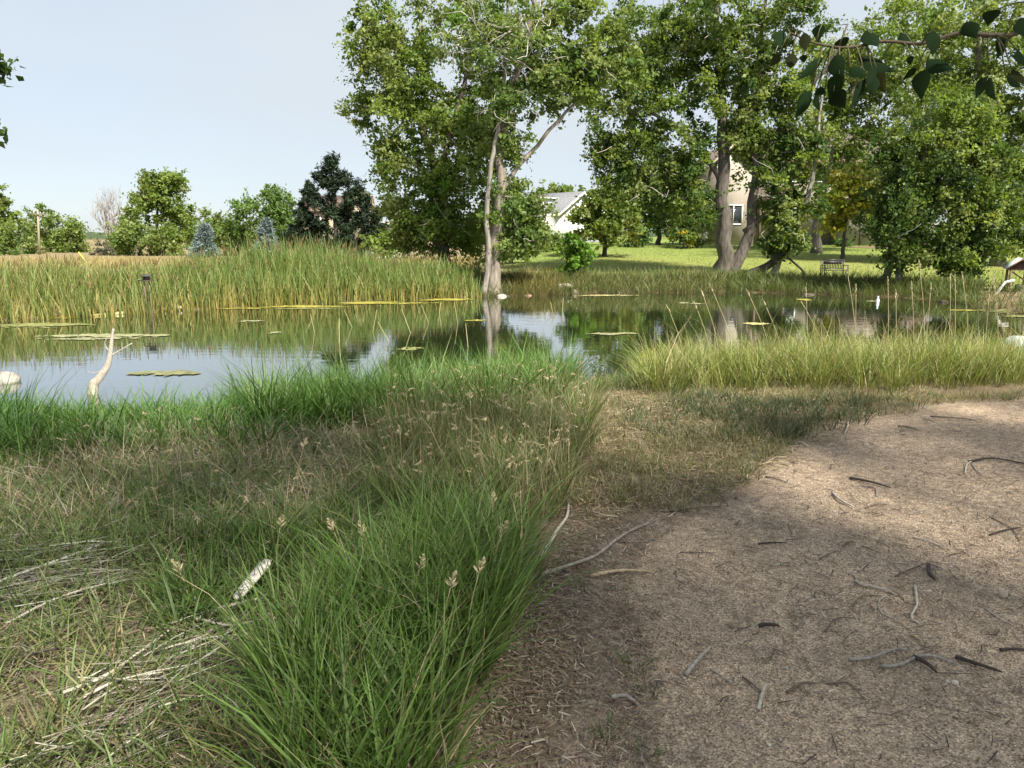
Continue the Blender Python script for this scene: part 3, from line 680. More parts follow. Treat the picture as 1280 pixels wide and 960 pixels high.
def big_leaf(base, tip, wpx, Y, mat='near_leaf', col=(.03, .065, .02), parent=None, roll=0.0):
    B = at(base[0], base[1], Y); T = at(tip[0], tip[1], Y + U(-.08, .08)); d = T-B; L = np.linalg.norm(d); d /= L
    view = np.array([0, 1, -.1]); s = np.cross(d, view); s /= np.linalg.norm(s); nn = np.cross(s, d)
    s = s*math.cos(roll) + nn*math.sin(roll); nn = np.cross(s, d)
    hw = wpx*Y/FPX*.5
    prof = [(0, .02), (.07, .42), (.2, .85), (.34, 1.0), (.5, .88), (.66, .6), (.8, .32), (.92, .11), (1, 0)]; cu = U(-.1, .3); sw = U(-.12, .12)
    V = []; 
    for t, w in prof:
        mid = B + d*L*t + nn*(cu*L*(t*t) - .02*L) + s*(sw*L*t*t)
        V += [mid, mid + s*hw*w + nn*hw*w*.35, mid - s*hw*w + nn*hw*w*.35]
    Qs = []
    for i in range(len(prof)-1):
        a = i*3; Qs += [[a, a+1, a+4, a+3], [a+2, a, a+3, a+5]]
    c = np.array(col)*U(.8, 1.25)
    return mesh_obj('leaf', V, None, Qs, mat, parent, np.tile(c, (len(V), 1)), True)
K = .2656
lv = [((130, -10), (85, 55), 40), ((190, -14), (178, 70), 48), ((240, -6), (247, 38), 34), ((330, 10), (232, 122), 46), ((385, 0), (445, 112), 92), ((462, 55), (542, 106), 60),
      ((500, 5), (684, 80), 78), ((410, 85), (352, 218), 62), ((385, 165), (448, 272), 88), ((278, 165), (206, 288), 62), ((345, 155), (280, 188), 34), ((300, 175), (326, 264), 50),
      ((532, 110), (470, 240), 46), ((585, 55), (524, 150), 44), ((590, 65), (634, 172), 66), ((568, 85), (577, 188), 62), ((812, 62), (781, 217), 88), ((822, 20), (947, 84), 78),
      ((775, 58), (703, 112), 30), ((1105, 100), (1030, 203), 46), ((1110, 105), (1168, 212), 72), ((1195, 95), (1290, 135), 60), ((1222, 60), (1310, 160), 56), ((745, 0), (748, 48), 30), ((1250, -30), (1300, 60), 70),
      ((150, -120), (105, -30), 60), ((245, -110), (262, -14), 52), ((330, -150), (300, -60), 70), ((430, -90), (415, 6), 66), ((540, -120), (585, -28), 76),
      ((700, -110), (760, -48), 60), ((855, -120), (880, -14), 74), ((1010, -160), (1050, -80), 66), ((1190, -90), (1170, 6), 64), ((1150, -220), (1110, -140), 80), ((1270, -180), (1310, -90), 80)]
tw = MB()
def pxl(c): return (940+K*c[0], 70+K*c[1])
main_tw = [(1420, -330), (1300, -160), (1150, -100), (980, -110), (800, -60), (620, -70), (450, -40), (300, -60), (180, -110)]
mtw = np.array([at(*pxl(c), 2.9) for c in main_tw]); mtw[0] = [1.9, 2.75, 2.68]
tw.tube(spline(mtw, 4), np.linspace(.011, .003, len(spline(mtw, 4))), 5, (.09, .075, .05))
sk_ = spline(mtw, 4)
for bs, tp, w in lv:
    Y = U(2.78, 3.02); c = np.array((.010, .024, .008)) if U() < .85 else np.array((.022, .026, .008))  # leaf colour lowered to near black, standing in for shade under the crown
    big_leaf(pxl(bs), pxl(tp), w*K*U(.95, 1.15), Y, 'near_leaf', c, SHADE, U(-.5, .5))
    p = at(*pxl(bs), Y); j = int(np.argmin(np.linalg.norm(sk_-p, axis=1)+.6*np.clip(p[2]-sk_[:, 2], 0, 9)))
    tw.tube(np.array([sk_[j], (sk_[j]+p)/2+[0, 0, .012], p]), [.0035, .0025, .0018], 4, (.10, .10, .04))
tw.build('twig', 'twig', SHADE, True)
# second tree whose twig tips reach in at the left edge
b0 = np.array([-9.4, 5.6, hz(-9.4, 5.6)-.1])
make_tree('edge_tree', 'tree outside the left edge whose leafy twig tips reach in at top left', b0,
          [(np.array([b0, b0+[.2, .2, 1.5], b0+[.6, .6, 3.2], b0+[.4, .8, 6.0]]), .22, .08), (np.array([b0+[.6, .6, 3.2], at(-60, 60, 8), at(-25, 80, 8)]), .05, .01),
           (np.array([b0+[.5, .5, 2.4], at(-60, 170, 8), at(-18, 160, 8)]), .04, .01)],
          [(at(-4, 82, 8), np.array([.08, .12, .03]), 4), (at(-66, 60, 8), np.array([.3, .3, .3]), 12), (at(-16, 158, 8), np.array([.05, .1, .04]), 2), (at(-66, 130, 8), np.array([.25, .3, .3]), 10),
           (b0+[-.6, .6, 5.8], np.array([1.5, 1.5, 2.0]), 150)],
          leaf=.07, per=34, cr=.17, cols=LEAFD, attach_z=.4, seed=91, updir=.2)

# ------------------------------------------------------------------ grass and reeds
def gz(P):
    P = P.copy(); P[:, 2] -= .015; return P
def clumped(P, k, r, Lm, Ls, wd, lean, bend, cols0, cols1, w0=None, w1=None, outward=.7, segs=3):
    """tufts: k blades per point spread by r and leaning outward"""
    Q_, a = tuft_pts(P, k, r); n = len(Q_)
    az = a + rng.normal(0, 1.2-outward, n)
    Lt = np.repeat(np.clip(rng.normal(1, .22, len(P)), .5, 1.6), k)
    c0 = mixcol(n, cols0, w0); c1 = mixcol(n, cols1, w1)
    tone = np.repeat(U(.82, 1.2, len(P)), k)[:, None]
    return blades(Q_, Lm*Lt*U(1-Ls, 1+Ls, n), wd*U(.7, 1.3, n), lean*U(.2, 1.6, n), bend*U(.1, 1.7, n), c0*tone, c1*tone, segs, az)
# lush dark green grass in the foreground
lush = [(330, 1080), (340, 960), (335, 870), (370, 820), (420, 775), (470, 735), (520, 700), (570, 685), (630, 695), (652, 725), (646, 760), (620, 800), (600, 855), (588, 930), (560, 1080)]
P = PL = scatter(lush, 330, 1.7, 4.6, 2.2, .35, 2.6, 1)
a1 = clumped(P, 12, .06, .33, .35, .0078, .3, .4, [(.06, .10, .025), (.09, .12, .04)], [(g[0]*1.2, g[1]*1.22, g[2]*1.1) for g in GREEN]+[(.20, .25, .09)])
P = scatter([(330, 770), (300, 700), (400, 640), (520, 620), (640, 640), (670, 665), (640, 700), (520, 680), (430, 740)], 250, 3.2, 5.6, 2.6, .5, 2.6, 2)
a2 = clumped(P, 11, .06, .19, .35, .0055, .35, .45, [(.06, .09, .025)], GREEN+OLIVE+TAN[:1])
a5 = clumped(PL[::3], 4, .07, .3, .5, .0045, .4, .6, TAN, TAN+OLIVE, outward=.3); a6 = clumped(PL[::4], 4, .06, .3, .4, .0105, .3, .5, GREEN, GREEN, segs=3)
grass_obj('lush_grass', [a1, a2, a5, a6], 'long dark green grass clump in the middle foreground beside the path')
# left foreground patches of green among straw
P = scatter([(-60, 1080), (-60, 640), (120, 600), (330, 640), (420, 700), (330, 780), (300, 840), (330, 1080)], 330, 1.8, 6.0, 4.0, .7, 2.6, 3)
a1 = clumped(P, 9, .05, .15, .45, .0066, .45, .6, OLIVE+TAN[:1], GREEN+OLIVE)
P = scatter([(200, 800), (210, 690), (330, 660), (440, 690), (380, 740), (290, 800)], 170, 2.5, 4.8, 2.6, .5, 3, 4)
a2 = clumped(P, 12, .06, .21, .35, .0065, .3, .5, [(.05, .08, .02)], GREEN)
grass_obj('patchy_grass', [a1, a2], 'patches of green grass growing through the dead straw at lower left')
# dry matted grass
P = scatter([(-80, 700), (-80, 575), (60, 545), (300, 545), (480, 540), (500, 600), (420, 660), (300, 690), (120, 700)], 210, 3.2, 7.2, 6.0, .55, 1.6, 5)
a1 = clumped(P, 9, .06, .19, .5, .0048, .7, .8, TAN, TAN+GREY, outward=.2)
P = scatter([(-80, 720), (-80, 560), (300, 550), (500, 560), (500, 660), (300, 710)], 250, 3.2, 7.2, 6.0, .4, 1.6, 6)
a2 = clumped(P, 8, .05, .17, .5, .0055, .4, .6, OLIVE, OLIVE+GREEN+GREEN, outward=.3)
P = scatter([(480, 640), (480, 520), (620, 490), (740, 500), (735, 560), (700, 640), (640, 665), (560, 645)], 210, 3.6, 8.2, 3.0, .4, 1.8, 7)
a3 = clumped(P, 7, .06, .34, .4, .0042, .3, .45, OLIVE+TAN[:2], TAN+OLIVE+OLIVE, outward=.3)
a4 = clumped(P[::2], 11, .07, .30, .4, .0056, .3, .4, OLIVE, OLIVE+GREEN+GREEN, outward=.4)
BROME = P
mat_dry = grass_obj('dry_grass', [a1, a2], 'matted tan dead grass left of centre below the green shore grass', mat='straw')
grass_obj('brome_grass', [a3, a4], 'tall half dry seeding grass between the pond and the path')
# drooping seed panicles over the half dry grass
hb = MB(); tips = BROME[rng.permutation(len(BROME))[:330]]; P2 = scatter([(60, 690), (60, 600), (330, 560), (480, 560), (470, 700), (300, 730)], 14, 3, 7, 5, .2, 2, 77); tips = np.concatenate([tips, P2[:110]])
for q in tips:
    a = U(0, 6.283); hgt = U(.22, .46); d = np.array([math.cos(a), math.sin(a), 0]); L = U(.05, .10); top_ = q+np.array([0, 0, hgt])+d*U(0, .06); cc = np.array([.46, .38, .24])*U(.7, 1.15)
    S = np.array([q-[0, 0, .01], q*.4+top_*.6-d*.01, top_, top_+d*L*.7+[0, 0, -.2*L]]); hb.tube(S, [.0016, .0014, .0011, .0007], 3, cc*.8)
    for i in range(11):
        t = i/11; p = top_+(S[3]-top_)*t; dd = d*.5+np.array([rng.normal(0, .5), rng.normal(0, .5), -.35]); dd /= np.linalg.norm(dd); l = U(.018, .034); sv = np.cross(dd, rng.normal(size=3)); sv /= np.linalg.norm(sv)
        hb.add([p, p+dd*l*.5+sv*.0026, p+dd*l, p+dd*l*.5-sv*.0026], [[0, 1, 2], [0, 2, 3]], None, cc)
tag(hb.build('brome_panicles', 'straw'), 'nodding tan seed heads over the half dry grass left of the path', 'seed heads', None, 'stuff')
# straw lying flat at lower left
def straw(poly, dens, ymin, ymax, xl, L, cols, wd, seed, az=None, azs=.8, zup=.10):
    P = scatter(poly, dens, ymin, ymax, xl, .45, 2.4, seed); n = len(P); P[:, 2] += U(.004, zup, n)**1.0*U(0, 1, n)
    a = U(0, 6.283, n) if az is None else rng.normal(az, azs, n)
    return blades(P, L*U(.4, 1.4, n), wd*U(.6, 1.4, n), U(.75, 1.0, n), U(-.1, .25, n), mixcol(n, cols), mixcol(n, cols), 3, a)
def flat_straw(poly, dens, ymin, ymax, xl, L, cols, wd, seed, az=None, azs=.8, lift=.05):
    P = scatter(poly, dens, ymin, ymax, xl, .45, 2.4, seed); n = len(P)
    a = U(0, 6.283, n) if az is None else rng.normal(az, azs, n); Ln = L*U(.35, 1.4, n)
    d = np.stack([np.cos(a), np.sin(a), rng.normal(0, .12, n)], -1); s = np.stack([-np.sin(a), np.cos(a), rng.normal(0, .3, n)], -1)
    bow = rng.normal(0, .03, n)[:, None]*s*Ln[:, None]; z = h(P[:, 0], P[:, 1])+.006+lift*U(0, 1, n)**2
    c = np.stack([P[:, 0], P[:, 1], z], -1); w = (wd*U(.6, 1.4, n))[:, None]*.5
    up = np.array([0, 0, 1.0])
    V = np.stack([c-d*Ln[:, None]*.5-s*w, c-d*Ln[:, None]*.5+s*w, c+bow-s*w+up*w*.6, c+bow+s*w+up*w*.6, c+d*Ln[:, None]*.5-s*w*.5, c+d*Ln[:, None]*.5+s*w*.5], 1)
    V[:, :, 2] = np.maximum(V[:, :, 2], h(V[:, :, 0].ravel(), V[:, :, 1].ravel()).reshape(n, 6)+.004)
    k = np.arange(n)[:, None]*6; Qd = np.concatenate([k+[[0, 1, 3, 2]], k+[[2, 3, 5, 4]]])
    return V.reshape(-1, 3), None, Qd, np.repeat(mixcol(n, cols, None, .3), 6, 0)
LL = [(-80, 1080), (-80, 640), (140, 640), (300, 700), (400, 760), (310, 860), (300, 1080)]
s1 = flat_straw(LL, 1500, 1.7, 5.5, 3.8, .15, [(.22, .18, .11), (.17, .15, .12), (.28, .25, .18), (.12, .09, .06), (.13, .14, .06)], .0036, 9, .5, 1.2, .07)
s2 = flat_straw([(-80, 760), (-80, 690), (140, 670), (150, 730), (60, 770)], 1000, 2.5, 4.2, 3.4, .3, [(.26, .27, .21), (.36, .35, .29), (.2, .19, .15)], .0045, 10, .45, .25, .09)
s3 = flat_straw([(60, 960), (130, 850), (230, 790), (330, 790), (250, 870), (190, 1000)], 1100, 1.8, 3.2, 2.4, .24, [(.40, .38, .32), (.30, .27, .21), (.18, .15, .11)], .0046, 11, .75, .45, .08)
s4 = flat_straw([(-80, 700), (-80, 560), (300, 550), (500, 560), (500, 660), (300, 710)], 700, 3.2, 7, 6, .2, TAN+GREY, .005, 12, None, .8, .08)
o = grass_obj('dead_straw', [s1, s2, s3, s4], 'flattened bleached dead straw covering the lower left ground', 'straw', 'straw')
# litter at the path edge
LIT = [(560, 1080), (590, 930), (610, 840), (650, 760), (690, 690), (705, 620), (760, 600), (900, 600), (940, 600), (880, 640), (800, 690), (780, 750), (830, 850), (830, 960), (800, 1080)]
l1 = flat_straw(LIT, 6500, 1.7, 5.6, 1.6, .036, [(.20, .15, .11), (.26, .21, .16), (.12, .09, .065), (.36, .31, .25), (.17, .13, .09), (.22, .16, .11)], .0034, 14, None, 1, .02)
l2 = flat_straw([(720, 660), (700, 560), (760, 490), (1010, 490), (1100, 520), (1000, 570), (930, 610)], 900, 3.8, 8, 4, .09, TAN+[(.14, .10, .07)], .005, 15, None, 1, .02)
grass_obj('leaf_litter', [l1, l2], 'grey brown wood chips and dead stems littering the path edge', 'litter', 'straw')
pp = np.array(path_px); 
GP = [(780, 1080), (790, 900), (780, 760), (860, 660), (960, 590), (1040, 545), (1300, 505), (1400, 1080)]
l4 = flat_straw(GP, 120, 1.7, 7.5, 6, .10, [(.13, .10, .075), (.26, .21, .16), (.06, .045, .035)], .004, 46, None, 1, .008)
l3 = flat_straw(GP, 420, 1.7, 7.5, 6, .05, [(.16, .12, .09), (.30, .25, .19), (.08, .06, .045), (.40, .34, .27)], .0035, 16, None, 1, .008)
grass_obj('path_debris', [l3, l4], 'tiny twig and stem fragments strewn over the gravel path', 'debris', 'straw')
# loose small stones on the path
P = scatter(GP, 430, 1.7, 6.5, 5, .2, 2, 17); n = len(P); r = .0028*np.exp(rng.normal(0, .45, n))
oc = np.array([[1, 0, 0], [-1, 0, 0], [0, 1, 0], [0, -1, 0], [0, 0, 1], [0, 0, -1.]]); of = np.array([[0, 2, 4], [2, 1, 4], [1, 3, 4], [3, 0, 4], [2, 0, 5], [1, 2, 5], [3, 1, 5], [0, 3, 5]])
V = P[:, None, :] + oc[None]*r[:, None, None]*U(.6, 1.3, (n, 6, 1)); V[:, :, 2] += (r*.4)[:, None]
c = mixcol(n, [(.5, .43, .35), (.34, .27, .21), (.22, .17, .13), (.62, .56, .48), (.42, .32, .25)])
tag(mesh_obj('loose_gravel', V.reshape(-1, 3), (of[None]+np.arange(n)[:, None, None]*6).reshape(-1, 3), None, 'chip', None, np.repeat(c, 6, 0)), 'fine loose granite gravel on the path surface', 'gravel', None, 'stuff')
# short dry turf between path and pond
SHORT = [(700, 640), (690, 560), (740, 500), (800, 484), (1000, 484), (1150, 492), (1300, 488), (1300, 500), (1110, 512), (1010, 545), (930, 600), (870, 645)]
P = scatter(SHORT, 330, 4.0, 8.6, 6.2, .55, 1.5, 18)
a1 = clumped(P, 9, .05, .085, .4, .0045, .45, .5, TAN[:2]+OLIVE, TAN+OLIVE+OLIVE, outward=.3)
P = scatter([(760, 500), (820, 495), (1000, 500), (1160, 496), (1150, 508), (1030, 545), (900, 560), (800, 540)], 150, 5.4, 8.4, 5, .7, 1.6, 19)
a2 = clumped(P, 10, .06, .12, .4, .006, .45, .4, [(.05, .075, .03)], [(.06, .09, .045), (.05, .08, .035), (.09, .11, .05)])
grass_obj('short_grass', [a1, a2], 'short olive and tan grass between the path and the shore')
P = scatter(LIT, 9, 1.9, 5.6, 1.6, .2, 2, 20)
grass_obj('sprouting_grass', [clumped(P, 10, .03, .085, .4, .005, .35, .4, OLIVE, GREEN)], 'small green grass sprouts in the litter at the path edge')
# green shore grass, left and centre
P = scatter([(-80, 640), (-80, 470), (60, 500), (450, 500), (450, 540), (300, 572), (60, 576), (30, 610)], 95, 4.8, 9.3, 7, .4, 1.3, 22)
P = P[P[:, 2] > WL-.1]
a1 = clumped(P, 11, .10, .29, .45, .011, .32, .45, [(.06, .10, .025)], [(.08, .19, .028), (.055, .14, .024), (.12, .23, .045)])
P = scatter([(300, 540), (380, 480), (560, 470), (650, 466), (700, 476), (715, 500), (690, 525), (560, 545)], 105, 6.0, 10.2, 4.5, .3, 1.3, 23)
a2 = clumped(P, 12, .10, .46, .4, .011, .25, .4, [(.06, .10, .025)], [(.085, .19, .03), (.06, .15, .026), (.125, .23, .05), (.16, .23, .06)])
P = scatter([(700, 500), (730, 462), (860, 455), (860, 488), (800, 492)], 120, 6.5, 11.2, 3.5, .3, 1.4, 24)
a3 = clumped(P, 10, .09, .18, .4, .0058, .35, .45, OLIVE, OLIVE+GREEN+TAN[:1])
P = scatter([(-80, 610), (-80, 500), (20, 520), (60, 590)], 90, 4.5, 7.5, 6, .2, 1, 25)
a4 = clumped(P, 12, .10, .42, .3, .009, .25, .4, [(.05, .09, .02)], [(.05, .14, .022), (.04, .11, .02)])
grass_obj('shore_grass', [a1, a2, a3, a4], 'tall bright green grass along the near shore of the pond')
# coarse reeds rising over the water edge
P = scatter([(20, 535), (30, 500), (440, 495), (440, 530)], 9, 7.0, 9.8, 6.5, .3, 1, 26)
grass_obj('reed_plants', [clumped(P, 14, .05, .52, .35, .014, .35, .5, [(.05, .10, .02)], [(.06, .15, .025), (.045, .11, .03)], segs=4)], 'broad leaved reeds standing up against the water at left')
# sunlit band at right
P = scatter([(800, 492), (830, 462), (900, 430), (1300, 415), (1340, 480), (1150, 488), (950, 490)], 95, 7.2, 12.3, 8.6, .3, 1.2, 27)
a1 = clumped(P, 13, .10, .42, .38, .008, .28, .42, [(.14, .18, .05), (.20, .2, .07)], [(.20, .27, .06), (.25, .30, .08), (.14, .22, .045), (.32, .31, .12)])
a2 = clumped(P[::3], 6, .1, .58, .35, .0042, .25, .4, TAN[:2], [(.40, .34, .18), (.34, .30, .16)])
grass_obj('sunlit_grass', [a1, a2], 'sunlit yellow green grass band between path and water at right')
# cattails along the far left shore
def shore_pts(n, x0, x1, y0, y1, d0, d1, pxr):
    x = U(x0, x1, n); y = U(y0, y1, n); d = pond_d(x, y); a, b_ = project(np.stack([x, y, d*0-.4], -1))
    k = (d > d0) & (d < d1) & (a > pxr[0]) & (a < pxr[1]); x, y = x[k], y[k]; return np.stack([x, y, h(x, y)], -1)
P = shore_pts(60000, -27, 2, 15, 33, -.1, 4.0, (-60, 600)); f_ = .5+.5*wob(P[:, 0], P[:, 1], 5, 44); P = P[U(0, 1, len(P)) < .1+.9*f_]; P = P[rng.permutation(len(P))[:9500]]
ppx, _ = project(P); n = len(P)
tall = np.interp(ppx, [-60, 60, 150, 230, 330, 450, 540, 600], [1.1, 1.1, .92, 1.2, 1.42, 1.3, 1.1, .7])*(1+.2*wob(P[:, 0], P[:, 1], 1.6, 41)+.28*wob(P[:, 0], P[:, 1], .7, 42)+.12*wob(P[:, 0], P[:, 1], 5, 43))
yel = np.interp(ppx, [-60, 120, 200, 300, 600], [.34, .32, .2, .07, .06])
def cat(P, k, Lf, wd, ctop, cbot, lean, bend):
    Q_ = np.repeat(P, k, 0); m = len(Q_); Q_[:, :2] += rng.normal(0, .05, (m, 2))
    f = (U(0, 1, m) < np.repeat(yel, k))[:, None]
    c1 = np.where(f, mixcol(m, [(.32, .28, .11), (.26, .25, .09), (.36, .31, .16)]), mixcol(m, ctop)); c0 = mixcol(m, cbot)
    return blades(Q_, np.repeat(tall, k)*Lf*np.where(U(0, 1, m) < .1, U(1.1, 1.35, m), U(.6, 1.1, m)), wd*U(.7, 1.3, m), lean*U(.1, 1.8, m), bend*U(0, 1.8, m), c0, c1, 3)
c_a = cat(P, 3, 1.0, .026, [(.12, .2, .045), (.095, .17, .036), (.18, .26, .07), (.25, .3, .11), (.06, .115, .026)], [(.28, .25, .07), (.18, .2, .05), (.12, .16, .035), (.10, .15, .03)], .11, .24)
d_ = pond_d(P[:, 0], P[:, 1]); F = d_ < .7; Pf = P[F]; tall_, yel_ = tall, yel; tall, yel = tall[F], yel[F]
c_b = cat(Pf, 2, .6, .022, [(.34, .28, .12), (.28, .24, .08)], [(.36, .30, .08), (.28, .22, .06)], .10, .12)
tall, yel = tall_, yel_
grass_obj('cattails', [c_a, c_b], 'dense stand of cattails along the far left shore', 'cattails')
# brown cattail heads
k = rng.permutation(n)[:420]; mbh = MB()
for i in k:
    p = P[i]; L = tall[i]*U(.78, .98); q = p+[U(-.06, .06), U(-.06, .06), L]
    mbh.tube(np.array([q, q+[0, 0, .05], q+[.004, 0, .15], q+[.004, 0, .17]]), [.005, .013, .013, .004], 5, (.13, .075, .035))
tag(mbh.build('cattail_heads', 'twig'), 'brown seed heads of the cattails on the left shore', 'seed heads', None, 'stuff')
# far bank on the right
P = shore_pts(60000, -3, 22, 18, 36, .05, 2.6, (596, 1330)); P = P[rng.permutation(len(P))[:3400]]
ppx, _ = project(P); P = P[(ppx < 1222) | (ppx > 1300) | (U(0, 1, len(P)) < .12)]; ppx, _ = project(P)
a1 = clumped(P, 8, .16, .42, .45, .019, .35, .45, [(.08, .10, .03), (.14, .12, .05)], [(.075, .13, .03), (.10, .16, .04), (.06, .11, .025), (.15, .18, .06)])
sel = P[(ppx < 900)]
a2 = clumped(sel[::3], 5, .18, .5, .4, .012, .35, .4, TAN[:2], [(.30, .27, .12), (.24, .23, .08)])
sel = P[(ppx > 640) & (ppx < 700)]
a3 = clumped(sel, 6, .2, .5, .4, .018, .3, .3, [(.2, .14, .05)], [(.22, .16, .06), (.18, .17, .06), (.15, .18, .05)])
grass_obj('bank_grass', [a1, a2, a3], 'rough tall grass on the far bank in front of the lawn')
n = 26000; x = U(-6, 30, n); y = U(29, 64, n); d = pond_d(x, y); kk = (d > 2.2) & (rng.uniform(0, 1, n) < .8); P = np.stack([x, y, h(x, y)], -1)[kk]
m = len(P); mow = P[:, 1] > 36
grass_obj('lawn_grass', [blades(P, np.where(mow, .09, .22)*U(.6, 1.4, m), U(.015, .03, m), U(0, .8, m), U(0, .5, m), mixcol(m, [(.16, .2, .05)]), mixcol(m, [(.17, .22, .055), (.2, .23, .07), (.15, .2, .05)]), 2)],
          'mown lawn grass rising from the far bank to the houses')
# dry field grass left
n = 16000; x = U(-48, -2, n); y = U(24, 75, n); d = pond_d(x, y); kk = (d > 3.6); P = np.stack([x, y, h(x, y)], -1)[kk]; m = len(P)
grass_obj('field_grass', [blades(P, U(.25, .6, m), U(.03, .05, m), U(0, .6, m), U(0, .5, m), mixcol(m, [(.36, .28, .11)]), mixcol(m, [(.36, .3, .14), (.30, .26, .12), (.2, .22, .08)]), 2)],
          'dry golden field grass beyond the cattails')

# ------------------------------------------------------------------ seed stalks one can pick out
def stalk(name, label, foot, head, Y0, kind, group, seed=0):
    B = ground_at(*foot) if Y0 is None else at(foot[0], foot[1], Y0)
    if Y0 is not None: B[2] = max(hz(B[0], B[1]), -3) if kind != 'water' else WL-.2
    Y = B[1]; T = at(head[0], head[1], Y)
    E = empty(name, B, label, 'grass stalk', group); mb = MB()
    mid = B*.45 + T*.55 + np.array([(B[0]-T[0])*.15, 0, .02]); S = spline(np.array([B-[0, 0, .03], mid, T]), 4)
    c = np.array([.38, .33, .19]) if kind != 'green' else np.array([.16, .2, .07])
    mb.tube(S, np.linspace(.0028, .0016, len(S))*max(1, Y/5), 4, c); mb.build('stem', 'straw', E, True)
    d = T - S[-3]; d /= np.linalg.norm(d); Lh = (.085 if kind == 'brome' else .13)*(1 if Y < 6 else 1.3)
    V = []; n = 34 if kind == 'brome' else 26; hb = MB()
    for i in range(n):
        t = i/n; q = T + d*Lh*t - np.array([0, 0, .02*t*t]); a = U(0, 6.28); sp = .9 if kind == 'brome' else .25
        dd = d + sp*np.array([math.cos(a), math.sin(a)*.7, -.15]); dd /= np.linalg.norm(dd); L = (.032 if kind == 'brome' else .022)*(1.2-t)*max(1, Y/5)
        s = np.cross(dd, rng.normal(size=3)); s /= np.linalg.norm(s); w = (.0032 if kind == 'brome' else .004)*max(1, Y/6)
        hb.add([q, q+dd*L*.5+s*w, q+dd*L, q+dd*L*.5-s*w], [[0, 1, 2], [0, 2, 3]], None, np.array([.55, .47, .30])*U(.75, 1.2))
    hb.build('seed_head', 'straw', E)
for lab, f, hd in [('pale plump seed head on a stalk in the front of the lush grass', (548, 850), (563, 735)), ('pale seed head right of the plump one in the lush grass', (580, 850), (598, 718)),
                   ('drooping seed head above the lush grass near the path', (610, 760), (627, 668)), ('open spray seed head at the left of the plump pale one', (515, 800), (524, 712)),
                   ('tan leaning seed head over the dark gap left of the lush grass', (440, 760), (418, 665)), ('curled tan seed head at the left end of the lush grass', (345, 735), (350, 660)),
                   ('reddish tan seed head just right of the tan leaning one', (470, 740), (455, 668)), ('tall pale seed head at the top of the lush grass', (615, 700), (616, 630)),
                   ('straw coloured seed head low in the patchy grass at left', (240, 770), (225, 716)), ('tan seed head in the dry grass near the shore', (370, 640), (379, 560)),
                   ('tall tan seed head in the half dry grass beside the path', (670, 640), (690, 560)), ('tan seed head left of centre in the half dry grass', (505, 630), (500, 545)),
                   ('upright tan seed head over the centre of the half dry grass', (590, 600), (588, 500))]:
    stalk('seed_stalk', lab, f, hd, None, 'brome', 'seed stalks in the foreground grass')
rs = [((1012, 425), (1008, 373)), ((972, 430), (938, 372)), ((985, 432), (958, 384)), ((1042, 428), (1008, 388)), ((1075, 430), (1060, 345)), ((1070, 432), (1070, 368)), ((1112, 432), (1110, 358)), ((1122, 430), (1120, 374)),
      ((1160, 430), (1150, 337)), ((1145, 432), (1140, 364)), ((1158, 432), (1163, 366)), ((1188, 430), (1188, 354)), ((1196, 428), (1194, 354)), ((1215, 430), (1204, 352)), ((1252, 430), (1243, 356)), ((905, 440), (880, 372)),
      ((895, 445), (872, 388)), ((925, 440), (892, 366)), ((860, 462), (838, 392)), ((1232, 432), (1236, 372))]
ORD = 'first second third fourth fifth sixth seventh eighth ninth tenth eleventh twelfth thirteenth fourteenth fifteenth sixteenth seventeenth eighteenth nineteenth twentieth'.split()
for i, (f, hd) in enumerate(sorted(rs, key=lambda q: q[1][0])):
    stalk('reed_stalk', 'thin pale reed stalk before the right water, %s from the left of its row' % ORD[i], f, hd, U(10.2, 11.6), 'reed', 'pale reed stalks at the right shore')
rw = [((440, 405), (430, 393)), ((513, 412), (502, 392)), ((536, 400), (527, 388)), ((572, 400), (568, 384)), ((486, 423), (472, 408)), ((466, 411), (471, 393)), ((424, 425), (424, 404)), ((393, 411), (388, 398)), ((585, 430), (582, 410)), ((549, 388), (551, 384)), ((692, 392), (688, 383)), ((703, 386), (704, 378))]
for i, (f, hd) in enumerate(sorted(rw, key=lambda q: q[1][0])):
    B = onz(f[0], f[1]+4, WL); Y = B[1]; T = at(hd[0], hd[1]-6, Y); B[2] = hz(B[0], B[1])-.03
    mb = MB(); mb.tube(np.array([B, at(f[0], f[1]+4, Y), T]), [.010, .010, .006], 5, np.array([.28, .26, .13])*U(.8, 1.2))
    tag(mb.build('dead_reed', 'straw', None, True, B), 'broken pale reed stem poking out of the open water, %s from the left' % ORD[i], 'reed', 'broken reeds in the open water')
# fluffy dry plume tuft
B = at(1078, 440, 11.0); B[2] = hz(B[0], B[1]); n = 1500
pl = blades(np.tile(B, (n, 1))+np.stack([rng.normal(0, .04, n), rng.normal(0, .04, n), np.zeros(n)], -1), .62*U(.6, 1.1, n), np.full(n, .008), U(0, .18, n), U(0, .22, n), mixcol(n, [(.45, .38, .24)]), mixcol(n, [(.62, .54, .38)]), 3)
mb = MB(); mb.add(pl[0]-0, pl[1], pl[2], pl[3])
E = empty('plume_tuft', B, 'fluffy cream coloured dry plume tuft standing before the water', 'dry tuft'); o = mb.build('plume', 'straw', E); o['kind'] = 'stuff'
